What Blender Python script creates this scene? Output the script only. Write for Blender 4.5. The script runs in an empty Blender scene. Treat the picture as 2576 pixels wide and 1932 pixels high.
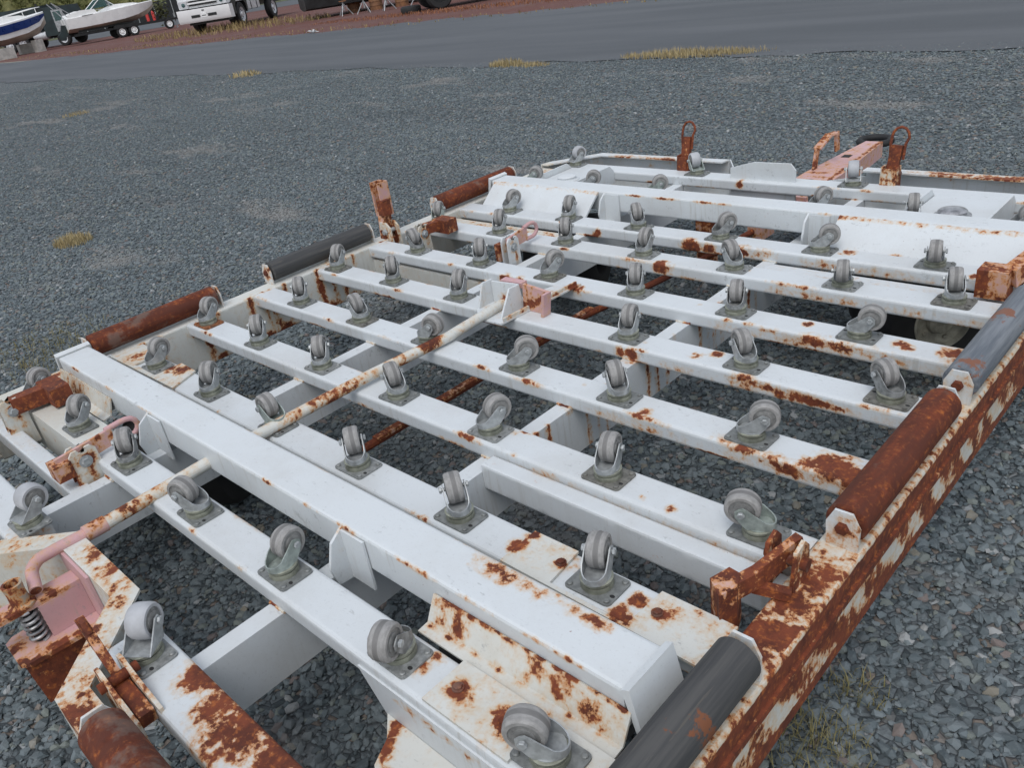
import bpy, bmesh, math, random
import numpy as np
from mathutils import Vector, Matrix, Euler

rad = math.radians
random.seed(7)
rng = np.random.default_rng(7)
scene = bpy.context.scene
COL = scene.collection
H0 = 0.44            # height of the deck beams' tops above the gravel

# ------------------------------------------------------------------ camera
CAM_R = np.array([[0.72239094, 0.67628965, -0.14416534],
                  [0.23126938, -0.43277714, -0.87133141],
                  [-0.65166388, 0.59610088, -0.46903937]])   # rows: right, down, forward
CAM_C = np.array([1.8468157, -1.85917924, 1.14032358 + H0])
F_PX = 2046.3                                                # focal length in pixels of a 2576 px wide frame
cam_data = bpy.data.cameras.new("camera")
cam = bpy.data.objects.new("camera", cam_data)
COL.objects.link(cam)
_m = Matrix.Identity(4)
for i in range(3):
    _m[i][0] = CAM_R[0][i]; _m[i][1] = -CAM_R[1][i]; _m[i][2] = -CAM_R[2][i]; _m[i][3] = CAM_C[i]
cam.matrix_world = _m
cam_data.sensor_fit = 'HORIZONTAL'; cam_data.sensor_width = 36.0
cam_data.lens = 36.0 * F_PX / 2576.0
cam_data.clip_start = 0.05; cam_data.clip_end = 2000
scene.camera = cam

# ------------------------------------------------------------------ sky, sun, exposure (overcast noon)
world = bpy.data.worlds.new("World"); scene.world = world; world.use_nodes = True
wn = world.node_tree.nodes; wl = world.node_tree.links
for n in list(wn): wn.remove(n)
SUN_EL, SUN_AZ = 60.0, 150.0
sky = wn.new('ShaderNodeTexSky'); sky.sky_type = 'NISHITA'; sky.sun_disc = False
sky.sun_elevation = rad(SUN_EL); sky.sun_rotation = rad(SUN_AZ)
sky.air_density = 1.3; sky.dust_density = 1.6; sky.ozone_density = 1.0
hs = wn.new('ShaderNodeHueSaturation'); hs.inputs['Saturation'].default_value = 0.42
bg = wn.new('ShaderNodeBackground'); bg.inputs['Strength'].default_value = 0.14
wo = wn.new('ShaderNodeOutputWorld')
wl.new(sky.outputs[0], hs.inputs['Color']); wl.new(hs.outputs[0], bg.inputs[0]); wl.new(bg.outputs[0], wo.inputs[0])
sd = bpy.data.lights.new("sun", 'SUN'); sd.energy = 0.9; sd.angle = rad(36); sd.color = (1.0, 0.985, 0.965)
sun = bpy.data.objects.new("sun", sd); COL.objects.link(sun)
_el, _az = rad(SUN_EL), rad(SUN_AZ)
_d = Vector((math.sin(_az) * math.cos(_el), math.cos(_az) * math.cos(_el), math.sin(_el)))
sun.rotation_euler = _d.to_track_quat('Z', 'Y').to_euler(); sun.location = (0, 0, 30)
scene.view_settings.view_transform = 'Standard'; scene.view_settings.look = 'None'
scene.view_settings.gamma = 1.0; scene.view_settings.use_curve_mapping = False
scene.view_settings.exposure = 0.33
scene.cycles.max_bounces = 6; scene.cycles.diffuse_bounces = 3; scene.cycles.glossy_bounces = 3; scene.cycles.transmission_bounces = 4

# ------------------------------------------------------------------ photo pixel -> place (pixels of a 2212 px wide view)
DSP = 2576.0 / 2212.0
def _ray(x, y):
    return CAM_R.T @ np.array([(x * DSP - 1288) / F_PX, (y * DSP - 966) / F_PX, 1.0])
def at_z(x, y, z=0.0):            # z in the dolly's frame (0 = beam tops)
    d = _ray(x, y); t = (z + H0 - CAM_C[2]) / d[2]; p = CAM_C + t * d
    return (p[0], p[1], z)
def at_y(x, y, Y):
    d = _ray(x, y); t = (Y - CAM_C[1]) / d[1]; p = CAM_C + t * d
    return (p[0], Y, p[2] - H0)
def at_x(x, y, X):
    d = _ray(x, y); t = (X - CAM_C[0]) / d[0]; p = CAM_C + t * d
    return (X, p[1], p[2] - H0)
def gpt(x, y):                    # on the ground
    d = _ray(x, y); t = -CAM_C[2] / d[2]; p = CAM_C + t * d
    return Vector((p[0], p[1], 0.0))

# ------------------------------------------------------------------ material helpers
class NT:
    def __init__(s, name):
        s.m = bpy.data.materials.new(name); s.m.use_nodes = True
        s.n = s.m.node_tree.nodes; s.l = s.m.node_tree.links
        for q in list(s.n): s.n.remove(q)
        s.out = s.n.new('ShaderNodeOutputMaterial'); s.b = s.n.new('ShaderNodeBsdfPrincipled')
        s.l.new(s.b.outputs[0], s.out.inputs[0])
        s._pos = None
    def put(s, sock, v):
        if isinstance(v, bpy.types.NodeSocket): s.l.new(v, sock)
        else:
            if hasattr(sock, 'default_value'):
                try: sock.default_value = v
                except Exception: sock.default_value = (v[0], v[1], v[2], 1.0)
    def pos(s):
        if s._pos is None: s._pos = s.n.new('ShaderNodeNewGeometry').outputs['Position']
        return s._pos
    def obj(s): return s.n.new('ShaderNodeTexCoord').outputs['Object']
    def mapping(s, v, scale=(1, 1, 1), rot=(0, 0, 0)):
        q = s.n.new('ShaderNodeMapping'); s.l.new(v, q.inputs['Vector'])
        q.inputs['Scale'].default_value = scale; q.inputs['Rotation'].default_value = rot
        return q.outputs[0]
    def noise(s, scale, detail=4, rough=.55, vec=None, dist=0.0):
        q = s.n.new('ShaderNodeTexNoise'); s.l.new(vec if vec is not None else s.pos(), q.inputs['Vector'])
        q.inputs['Scale'].default_value = scale; q.inputs['Detail'].default_value = detail
        q.inputs['Roughness'].default_value = rough; q.inputs['Distortion'].default_value = dist
        return q.outputs['Fac']
    def voro(s, scale, vec=None, feat='F1', out='Distance', rnd=1.0):
        q = s.n.new('ShaderNodeTexVoronoi'); s.l.new(vec if vec is not None else s.pos(), q.inputs['Vector'])
        q.feature = feat; q.inputs['Scale'].default_value = scale; q.inputs['Randomness'].default_value = rnd
        return q.outputs[out]
    def math(s, op, a, b=0.0, clamp=False):
        q = s.n.new('ShaderNodeMath'); q.operation = op; q.use_clamp = clamp
        s.put(q.inputs[0], a); s.put(q.inputs[1], b); return q.outputs[0]
    def ramp(s, v, a, b, lo=0.0, hi=1.0):
        q = s.n.new('ShaderNodeMapRange'); q.interpolation_type = 'SMOOTHSTEP'
        s.put(q.inputs['Value'], v); q.inputs['From Min'].default_value = a; q.inputs['From Max'].default_value = b
        q.inputs['To Min'].default_value = lo; q.inputs['To Max'].default_value = hi
        return q.outputs[0]
    def mix(s, f, a, b, mode='MIX'):
        q = s.n.new('ShaderNodeMix'); q.data_type = 'RGBA'; q.blend_type = mode
        s.put(q.inputs[0], f)
        for i, v in ((6, a), (7, b)):
            if isinstance(v, bpy.types.NodeSocket): s.l.new(v, q.inputs[i])
            else: q.inputs[i].default_value = (v[0], v[1], v[2], 1.0)
        return q.outputs[2]
    def attr(s, name, typ='GEOMETRY'):
        q = s.n.new('ShaderNodeAttribute'); q.attribute_name = name; q.attribute_type = typ
        return q.outputs['Fac']
    def bump(s, h, strength=.3, dist=.002):
        q = s.n.new('ShaderNodeBump'); q.inputs['Strength'].default_value = strength
        q.inputs['Distance'].default_value = dist; s.l.new(h, q.inputs['Height'])
        s.l.new(q.outputs[0], s.b.inputs['Normal'])
    def fin(s, col, rough=.6, metal=0.0, spec=.5):
        s.put(s.b.inputs['Base Color'], col); s.put(s.b.inputs['Roughness'], rough); s.put(s.b.inputs['Metallic'], metal)
        s.put(s.b.inputs['Specular IOR Level'], spec)
        return s.m

def mat_plain(name, col, rough=.6, metal=0.0, var=.12, scale=30, bump=0.0, spec=.5, local=False):
    t = NT(name); vec = t.obj() if local else None
    n = t.noise(scale, 5, .6, vec)
    c2 = tuple(max(0, c * (1 - var * 2.2)) for c in col); c1 = tuple(min(1, c * (1 + var)) for c in col)
    c = t.mix(t.ramp(n, .3, .7), c2, c1)
    if bump: t.bump(n, bump, .003)
    return t.fin(c, t.ramp(n, .3, .7, max(0, rough - .08), min(1, rough + .08)), metal, spec)

def rust_colour(t):
    a = t.noise(14, 6, .65); b = t.noise(75, 4, .6)
    c = t.mix(t.ramp(a, .35, .62), (.088, .021, .010), (.180, .043, .017))
    c = t.mix(t.math('MULTIPLY', t.ramp(b, .50, .72), .7), c, (.42, .130, .030))
    return t.mix(t.math('MULTIPLY', t.ramp(b, .42, .25), .6), c, (.045, .017, .011))

def mat_paint(name, col, dirty, bias=0.0, rough=.42, streak=True):
    """Old paint over steel; the float attribute 'rust' (0..1) says how far the steel has rusted through."""
    t = NT(name)
    at = t.attr('rust')
    A = t.noise(10, 8, .68); B = t.noise(48, 5, .62)
    C = t.noise(1.0, 5, .6, t.mapping(t.pos(), (55, 55, 5)))
    v = t.math('ADD', at, t.math('MULTIPLY', t.math('SUBTRACT', A, .5), 1.15))
    v = t.math('ADD', v, t.math('MULTIPLY', t.math('SUBTRACT', B, .5), 1.0))
    if streak:
        v = t.math('ADD', v, t.math('MULTIPLY', t.math('MULTIPLY', t.math('SUBTRACT', C, .48), at), 1.0))
    if bias: v = t.math('ADD', v, bias)
    core = t.ramp(v, .50, .57); halo = t.math('MULTIPLY', t.ramp(v, .12, .56), t.ramp(at, .06, .22)); rim = t.ramp(v, .38, .53)
    # small scattered chips
    D = t.noise(95, 3, .6); E = t.noise(5, 3, .5)
    chip = t.math('MULTIPLY', t.ramp(D, .705, .735), t.ramp(E, .50, .60))
    core = t.math('MAXIMUM', core, t.math('MULTIPLY', chip, .85))
    dirt = t.noise(2.6, 6, .7); dirt2 = t.noise(160, 3, .6)
    c = t.mix(t.math('MULTIPLY', t.ramp(dirt, .40, .72), .75), col, dirty)
    c = t.mix(t.math('MULTIPLY', t.ramp(dirt2, .56, .75), .16), c, tuple(x * .45 for x in dirty))
    scuff = t.math('MULTIPLY', t.ramp(t.noise(1.0, 6, .75, t.mapping(t.pos(), (34, 70, 34))), .57, .66), t.ramp(t.noise(4.5, 4, .6), .46, .60))
    c = t.mix(t.math('MULTIPLY', scuff, .52), c, (.26, .27, .27))
    nz = t.n.new('ShaderNodeSeparateXYZ'); t.l.new(t.n.new('ShaderNodeNewGeometry').outputs['True Normal'], nz.inputs[0])
    side = t.ramp(t.math('ABSOLUTE', nz.outputs['Z']), .75, .25)
    runs = t.ramp(t.noise(1.0, 5, .6, t.mapping(t.pos(), (75, 75, 4))), .50, .68)
    c = t.mix(t.math('MULTIPLY', t.math('MULTIPLY', t.math('MULTIPLY', runs, side), t.ramp(t.noise(3.0, 4, .6), .42, .62)), .40), c, (.36, .335, .28))
    c = t.mix(t.math('MULTIPLY', halo, .60), c, (.55, .33, .12))
    c = t.mix(t.math('MULTIPLY', rim, .78), c, (.46, .17, .038))
    c = t.mix(core, c, rust_colour(t))
    h = t.math('SUBTRACT', t.math('MULTIPLY', t.noise(130, 4, .7), .35), t.math('MULTIPLY', core, t.math('ADD', .5, t.math('MULTIPLY', t.noise(60, 4, .7), -.9))))
    t.bump(h, .55, .0022)
    return t.fin(c, t.math('ADD', rough, t.math('MULTIPLY', halo, .4), True), 0.0, .45)

def mat_rust(name, k=1.0, grey=.0):
    t = NT(name)
    c = rust_colour(t)
    L = t.noise(1.0, 5, .6, t.mapping(t.pos(), (30, 4, 30)))
    c = t.mix(t.ramp(L, .35, .65), c, tuple(x * k for x in (.092, .027, .016)))
    if grey: c = t.mix(t.math('MULTIPLY', t.ramp(t.noise(7, 5, .7), .52, .62), grey), c, (.16, .14, .12))
    t.bump(t.noise(170, 5, .7), .35, .0015)
    return t.fin(c, .82, 0, .3)

M = {}
M['white'] = mat_paint('white_paint_rusting', (.60, .632, .648), (.52, .53, .525))
M['ivory'] = mat_paint('yellowed_white_paint_rusting', (.60, .605, .57), (.49, .46, .385))
M['pink'] = mat_paint('faded_pink_paint_rusting', (.54, .325, .335), (.42, .24, .235), .04)
M['steelgrey'] = mat_paint('grey_steel_rusting', (.22, .24, .25), (.16, .17, .17))
M['rust'] = mat_rust('brown_rust', 1.0, .45)
M['rustbar'] = mat_rust('orange_brown_rust_bar', 1.6)
M['zinc'] = mat_plain('zinc_plated_steel', (.40, .42, .425), .42, .35, .12, 60)
M['bearing'] = mat_plain('dull_yellowish_zinc', (.30, .31, .25), .5, .45, .15, 50)
M['plate'] = mat_plain('grey_zinc_plate', (.205, .215, .210), .55, .2, .14, 70)
M['plate_pale'] = mat_plain('pale_zinc_plate', (.265, .275, .270), .5, .2, .16, 70)
M['plate_dull'] = mat_plain('dull_brownish_plate', (.175, .172, .155), .65, .1, .2, 70)
M['zinc_green'] = mat_plain('greenish_zinc', (.37, .42, .39), .42, .35, .14, 50)
M['zinc_dull'] = mat_plain('dull_zinc', (.29, .30, .30), .55, .3, .2, 60)
M['plate_rusty'] = mat_plain('rusty_zinc_plate', (.26, .10, .04), .8, .05, .25, 60)
M['hole'] = mat_plain('dark_hole', (.02, .02, .02), .9)
M['tyre'] = mat_plain('black_rubber', (.018, .018, .019), .75, 0, .2, 20)
M['rim'] = mat_plain('dusty_cream_wheel_rim', (.34, .325, .27), .6, 0, .2, 25)
M['grease'] = mat_plain('greasy_steel_cap', (.36, .36, .37), .35, .5, .3, 30)
def mat_wheel():
    t = NT('grey_polyurethane_tread'); o = t.obj()
    sx = t.n.new('ShaderNodeSeparateXYZ'); t.l.new(o, sx.inputs[0])
    oi = t.n.new('ShaderNodeObjectInfo')
    band = t.math('ABSOLUTE', t.math('SUBTRACT', sx.outputs['Y'], t.math('MULTIPLY', t.math('SUBTRACT', oi.outputs['Random'], .5), .012)))
    n = t.noise(1.0, 6, .7, t.mapping(o, (60, 110, 60)))
    f = t.math('ADD', t.ramp(band, .0085, .0035), t.math('MULTIPLY', t.math('SUBTRACT', n, .5), 1.3))
    c = t.mix(t.ramp(n, .3, .7), (.225, .220, .213), (.325, .318, .310))
    c = t.mix(t.math('MULTIPLY', t.ramp(f, .35, 1.0), .6), c, (.095, .092, .090))
    t.bump(t.noise(150, 4, .6, o), .2, .001)
    return t.fin(c, .62, 0, .35)
M['tread'] = mat_wheel()
M['hubgrey'] = mat_plain('grey_wheel_core', (.20, .20, .195), .55, 0, .15, 60)
M['newtread'] = mat_plain('pale_grey_tread', (.40, .41, .43), .6, 0, .07, 25)
def mat_roller():
    t = NT('dark_grey_roller_coat')
    n = t.noise(1.0, 6, .65, t.mapping(t.pos(), (70, 3, 70)))
    c = t.mix(t.ramp(n, .35, .66), (.050, .051, .053), (.082, .081, .079))
    c = t.mix(t.math('MULTIPLY', t.ramp(t.noise(1.0, 5, .6, t.mapping(t.pos(), (120, 9, 120))), .62, .70), .3), c, (.16, .14, .11))
    c = t.mix(t.ramp(t.noise(5, 6, .7), .64, .67), c, (.18, .07, .035))
    t.bump(n, .25, .0015); return t.fin(c, .72, 0, .3)
M['roller'] = mat_roller()
def mat_roller2():
    t = NT('blue_grey_roller_paint')
    n = t.noise(1.0, 6, .65, t.mapping(t.pos(), (60, 4, 60)))
    c = t.mix(t.ramp(n, .35, .66), (.10, .115, .135), (.19, .205, .225))
    c = t.mix(t.ramp(t.noise(6, 6, .7), .60, .63), c, (.20, .08, .045))
    t.bump(n, .25, .0015); return t.fin(c, .5, 0, .4)
M['roller2'] = mat_roller2()

# ------------------------------------------------------------------ mesh helpers (each returns a bmesh in the dolly's frame)
def newbm(): return bmesh.new()
def add_prism(bm, pts, axis, a, b):
    """closed polygon extruded along an axis; pts are the two other coordinates in x,y,z order"""
    def mk(p, q):
        if axis == 'x': return (q, p[0], p[1])
        if axis == 'y': return (p[0], q, p[1])
        return (p[0], p[1], q)
    v0 = [bm.verts.new(mk(p, a)) for p in pts]; v1 = [bm.verts.new(mk(p, b)) for p in pts]
    bm.faces.new(v0); bm.faces.new(v1)
    n = len(pts)
    for i in range(n):
        bm.faces.new((v0[i], v0[(i + 1) % n], v1[(i + 1) % n], v1[i]))
    return bm
def add_box(bm, x0, x1, y0, y1, z0, z1):
    return add_prism(bm, [(x0, y0), (x1, y0), (x1, y1), (x0, y1)], 'z', z0, z1)
def add_bar(bm, p0, p1, w, h, up=(0, 0, 1)):
    p0, p1 = Vector(p0), Vector(p1); d = (p1 - p0).normalized(); u = Vector(up)
    s = d.cross(u)
    if s.length < 1e-4: s = d.cross(Vector((1, 0, 0)))
    s.normalize(); u = s.cross(d).normalized()
    vs = []
    for p in (p0, p1):
        vs.append([bm.verts.new(p + s * (a * w / 2) + u * (b * h / 2)) for a, b in ((-1, -1), (1, -1), (1, 1), (-1, 1))])
    bm.faces.new(vs[0]); bm.faces.new(vs[1])
    for i in range(4): bm.faces.new((vs[0][i], vs[0][(i + 1) % 4], vs[1][(i + 1) % 4], vs[1][i]))
    return bm
def add_tube(bm, pts, r, seg=12, cap=True):
    pts = [Vector(p) for p in pts]; rings = []; n = len(pts)
    rr = r if hasattr(r, '__len__') else [r] * n
    prev = None
    for i, p in enumerate(pts):
        d = ((pts[min(i + 1, n - 1)] - p).normalized() + (p - pts[max(i - 1, 0)]).normalized())
        d.normalize()
        if prev is None:
            s = d.cross(Vector((0, 0, 1)))
            if s.length < 1e-3: s = d.cross(Vector((1, 0, 0)))
        else: s = prev - d * prev.dot(d)
        s.normalize(); prev = s; u = d.cross(s).normalized()
        rings.append([bm.verts.new(p + (s * math.cos(2 * math.pi * k / seg) + u * math.sin(2 * math.pi * k / seg)) * rr[i]) for k in range(seg)])
    for i in range(n - 1):
        for k in range(seg):
            bm.faces.new((rings[i][k], rings[i][(k + 1) % seg], rings[i + 1][(k + 1) % seg], rings[i + 1][k]))
    if cap:
        bm.faces.new(rings[0][::-1]); bm.faces.new(rings[-1])
    return bm
def arc(c, r, a0, a1, n, plane='xz', k=0.0):
    o = []
    for i in range(n + 1):
        a = rad(a0 + (a1 - a0) * i / n); q = (c[0] + r * math.cos(a), c[1] + r * math.sin(a))
        o.append((q[0], k, q[1]) if plane == 'xz' else (k, q[0], q[1]) if plane == 'yz' else (q[0], q[1], k))
    return o
def add_lathe(bm, prof, axis='y', seg=24, c=(0, 0, 0)):
    """prof: (position along axis, radius)"""
    rings = []
    for a, r in prof:
        ring = []
        for k in range(seg):
            t = 2 * math.pi * k / seg; p, q = r * math.cos(t), r * math.sin(t)
            co = (p, a, q) if axis == 'y' else (a, p, q) if axis == 'x' else (p, q, a)
            ring.append(bm.verts.new((co[0] + c[0], co[1] + c[1], co[2] + c[2])))
        rings.append(ring)
    for i in range(len(rings) - 1):
        for k in range(seg):
            bm.faces.new((rings[i][k], rings[i][(k + 1) % seg], rings[i + 1][(k + 1) % seg], rings[i + 1][k]))
    bm.faces.new(rings[0][::-1]); bm.faces.new(rings[-1])
    return bm
def add_hex(bm, c, axis, r, h):
    add_lathe(bm, [(0, r), (h * .8, r), (h, r * .8)], axis, 6, c); return bm
def rrect(w, h, r, n=3):
    """rounded rectangle outline centred on 0"""
    o = []
    for cx, cy, a0 in ((w / 2 - r, h / 2 - r, 0), (-w / 2 + r, h / 2 - r, 90), (-w / 2 + r, -h / 2 + r, 180), (w / 2 - r, -h / 2 + r, 270)):
        for i in range(n + 1):
            a = rad(a0 + 90 * i / n); o.append((cx + r * math.cos(a), cy + r * math.sin(a)))
    return o
def densify(bm, L):
    bmesh.ops.triangulate(bm, faces=bm.faces[:])
    for _ in range(9):
        e = [x for x in bm.edges if x.calc_length() > L]
        if not e: break
        bmesh.ops.subdivide_edges(bm, edges=e, cuts=1)
        f = [x for x in bm.faces if len(x.verts) > 3]
        if f: bmesh.ops.triangulate(bm, faces=f)
def bevel(bm, w, seg=2, ang=30):
    e = [x for x in bm.edges if len(x.link_faces) == 2 and x.calc_face_angle(0) > rad(ang)]
    if e: bmesh.ops.bevel(bm, geom=e, offset=w, segments=seg, affect='EDGES', profile=.5, clamp_overlap=True)

# ------------------------------------------------------------------ where the paint has failed (centre in the dolly's frame, radii, strength)
SPOTS = []
def spot(p, r, s=.9):
    if not hasattr(r, '__len__'): r = (r, r, r)
    SPOTS.append((p[0], p[1], p[2], r[0], r[1], r[2], s))
def rust_values(co, base, fn=None):
    v = np.full(len(co), base, dtype=np.float64)
    if SPOTS:
        lo, hi = co.min(0), co.max(0)
        for (x, y, z, rx, ry, rz, s) in SPOTS:
            if x + 2 * rx < lo[0] or x - 2 * rx > hi[0] or y + 2 * ry < lo[1] or y - 2 * ry > hi[1] or z + 2 * rz < lo[2] or z - 2 * rz > hi[2]: continue
            d = ((co[:, 0] - x) / rx) ** 2 + ((co[:, 1] - y) / ry) ** 2 + ((co[:, 2] - z) / rz) ** 2
            m = d < 4
            if m.any():
                v[m] = np.maximum(v[m], base + (s - base) * np.clip(1.25 - .75 * np.sqrt(d[m]), 0, 1))
    if fn is not None: v = fn(co, v)
    return np.clip(v, 0, 1)

def link(o, parent=None):
    COL.objects.link(o)
    if parent is not None: o.parent = parent
    return o
def to_obj(name, bm, mats, parent=None, loc=(0, 0, 0), smooth=35, rust=None, L=None, fn=None, keep_normals=False):
    if L: densify(bm, L)
    if not keep_normals: bmesh.ops.recalc_face_normals(bm, faces=bm.faces[:])
    me = bpy.data.meshes.new(name); bm.to_mesh(me); bm.free()
    for m in (mats if isinstance(mats, (list, tuple)) else [mats]): me.materials.append(m)
    if rust is not None:
        co = np.empty(len(me.vertices) * 3, dtype=np.float32); me.vertices.foreach_get('co', co)
        a = me.attributes.new('rust', 'FLOAT', 'POINT'); a.data.foreach_set('value', rust_values(co.reshape(-1, 3).astype(np.float64), rust, fn).astype(np.float32))
    if smooth:
        me.polygons.foreach_set('use_smooth', [True] * len(me.polygons)); me.set_sharp_from_angle(angle=rad(smooth))
    o = bpy.data.objects.new(name, me); o.location = loc
    return link(o, parent)
def tag(o, label, cat, group=None, kind=None):
    o['label'] = label; o['category'] = cat
    if group: o['group'] = group
    if kind: o['kind'] = kind
    return o
def structure(o): o['kind'] = 'structure'; return o
def empty(name, loc, rz=0.0):
    o = bpy.data.objects.new(name, None); o.location = loc; o.rotation_euler = (0, 0, rz); o.empty_display_size = .2
    return link(o)

# ================================================================== ground
ROAD_Y0, ROAD_Y1 = 7.75, 16.6
def ground_sheet(name, poly, z, mat, cuts=0):
    bm = newbm(); bm.faces.new([bm.verts.new((x, y, z)) for x, y in poly])
    return structure(to_obj(name, bm, mat, smooth=0))
def mat_gravel():
    t = NT('crushed_bluish_stone')
    w = t.mapping(t.pos(), (1, 1, .3))
    cc = t.voro(34, w, 'F1', 'Color'); d = t.voro(34, w, 'DISTANCE_TO_EDGE', 'Distance'); d2 = t.voro(60, w, 'F1', 'Distance')
    sx = t.n.new('ShaderNodeSeparateColor'); t.l.new(cc, sx.inputs[0])
    c = t.mix(sx.outputs[0], (.064, .080, .087), (.150, .172, .182))
    c = t.mix(t.ramp(sx.outputs[1], .86, .93), c, (.17, .145, .125))
    c = t.mix(t.ramp(sx.outputs[2], .90, .95), c, (.26, .275, .28))
    c = t.mix(t.math('MULTIPLY', t.ramp(d, .07, .0), .85), c, (.035, .040, .044))
    big = t.noise(1.0, 5, .65, t.mapping(t.pos(), (.55, 1.3, 1))); c = t.mix(t.math('MULTIPLY', t.ramp(big, .55, .68), .65), c, (.25, .24, .225))
    t.bump(t.math('ADD', t.math('MINIMUM', d, .25), t.math('MULTIPLY', d2, .25)), .9, .03)
    return t.fin(c, .85, 0, .3)
M['gravel'] = mat_gravel()
def mat_asphalt():
    t = NT('worn_asphalt')
    n = t.noise(1.0, 6, .6, t.mapping(t.pos(), (.12, .9, 1))); f = t.noise(140, 3, .6)
    c = t.mix(t.ramp(n, .3, .7), (.072, .079, .087), (.100, .107, .116))
    c = t.mix(t.math('MULTIPLY', t.ramp(f, .55, .7), .35), c, (.20, .21, .215))
    e = t.noise(1.1, 4, .6); c = t.mix(t.math('MULTIPLY', t.ramp(e, .60, .68), .12), c, (.05, .055, .06))
    t.bump(f, .3, .004); return t.fin(c, .82, 0, .35)
M['asphalt'] = mat_asphalt()
def mat_cinder():
    t = NT('red_cinder_gravel')
    n = t.noise(.5, 6, .65); f = t.noise(24, 5, .7); w = t.noise(1.6, 6, .7)
    c = t.mix(t.ramp(f, .35, .68), (.085, .036, .030), (.20, .098, .082))
    c = t.mix(t.math('MULTIPLY', t.ramp(n, .42, .66), .6), c, (.15, .10, .095))
    c = t.mix(t.math('MULTIPLY', t.ramp(w, .60, .70), .5), c, (.17, .125, .045))
    t.bump(f, .6, .03); return t.fin(c, .9, 0, .2)
M['cinder'] = mat_cinder()
ground_sheet('gravel_lot', [(-500, -500), (500, -500), (500, ROAD_Y0 + .6), (-500, ROAD_Y0 + .6)], 0.0, M['gravel'])
ground_sheet('red_cinder_ground', [(-500, ROAD_Y1 - 2.5), (500, ROAD_Y1 - 2.5), (500, 700), (-500, 700)], 0.0, M['cinder'])

# asphalt drive with a ragged edge on both sides
def road(name, y0, y1, x0, x1, z, wob, mat, step=.35, slope0=0.0, slope1=0.0):
    bm = newbm(); n = int((x1 - x0) / step); lo = []; hi = []
    rr = random.Random(3)
    for i in range(n + 1):
        x = x0 + (x1 - x0) * i / n
        a = wob * (math.sin(x * .9) * .5 + math.sin(x * 2.7 + 1) * .3 + rr.uniform(-.5, .5))
        b = wob * 1.6 * (math.sin(x * .7 + 2) * .5 + math.sin(x * 3.1) * .3 + rr.uniform(-.5, .5))
        lo.append(bm.verts.new((x, y0 + a + slope0 * x, z))); hi.append(bm.verts.new((x, y1 + b + slope1 * x, z)))
    for i in range(n): bm.faces.new((lo[i], lo[i + 1], hi[i + 1], hi[i]))
    return structure(to_obj(name, bm, mat, smooth=0))
road('asphalt_drive', ROAD_Y0, ROAD_Y1, -170, 90, .010, .2, M['asphalt'], slope0=0.004, slope1=.055)

# ---- loose crushed stone: real stones near by, scattered over the sheet
def make_rocks():
    coll = bpy.data.collections.new('stone_shapes')
    def mat_stone():
        t = NT('loose_stone'); oi = t.n.new('ShaderNodeObjectInfo'); r = oi.outputs['Random']
        r2 = t.math('FRACT', t.math('MULTIPLY', r, 17.31)); r3 = t.math('FRACT', t.math('MULTIPLY', r, 57.7))
        c = t.mix(r2, (.070, .090, .099), (.158, .187, .199))
        c = t.mix(t.ramp(r3, .80, .84), c, (.160, .180, .165))
        c = t.mix(t.ramp(r3, .935, .94), c, (.165, .135, .125))
        c = t.mix(t.ramp(r3, .965, .97), c, (.195, .18, .145))
        c = t.mix(t.ramp(r3, .985, .987), c, (.30, .31, .31))
        du = t.noise(1.0, 5, .65, t.mapping(t.pos(), (.55, 1.3, 1))); c = t.mix(t.math('MULTIPLY', t.ramp(du, .55, .68), .65), c, (.25, .24, .225))
        dk = t.noise(1.0, 4, .6, t.mapping(t.pos(), (.35, 1.1, 1), (0, 0, .5))); c = t.mix(t.math('MULTIPLY', t.ramp(dk, .52, .68), .35), c, (.060, .070, .076))
        n = t.noise(60, 4, .6); c = t.mix(t.math('MULTIPLY', t.ramp(n, .4, .7), .35), c, (.17, .185, .19))
        t.bump(n, .4, .003); return t.fin(c, .8, 0, .35)
    ms = mat_stone()
    for i in range(10):
        rr = random.Random(100 + i); bm = newbm(); bmesh.ops.create_icosphere(bm, subdivisions=1, radius=1.0)
        # angular: cut by a few planes
        for k in range(7):
            nrm = Vector((rr.gauss(0, 1), rr.gauss(0, 1), rr.gauss(0, 1))).normalized(); dd = rr.uniform(.45, .75)
            for v in bm.verts:
                q = v.co.dot(nrm)
                if q > dd: v.co -= nrm * (q - dd)
        sx, sy, sz = rr.uniform(.85, 1.25), rr.uniform(.65, .95), rr.uniform(.40, .62)
        for v in bm.verts: v.co = Vector((v.co.x * sx, v.co.y * sy, v.co.z * sz))
        bmesh.ops.recalc_face_normals(bm, faces=bm.faces[:])
        me = bpy.data.meshes.new('stone'); bm.to_mesh(me); bm.free(); me.materials.append(ms)
        coll.objects.link(bpy.data.objects.new('stone', me))
    return coll
ROCKS = make_rocks()
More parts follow.
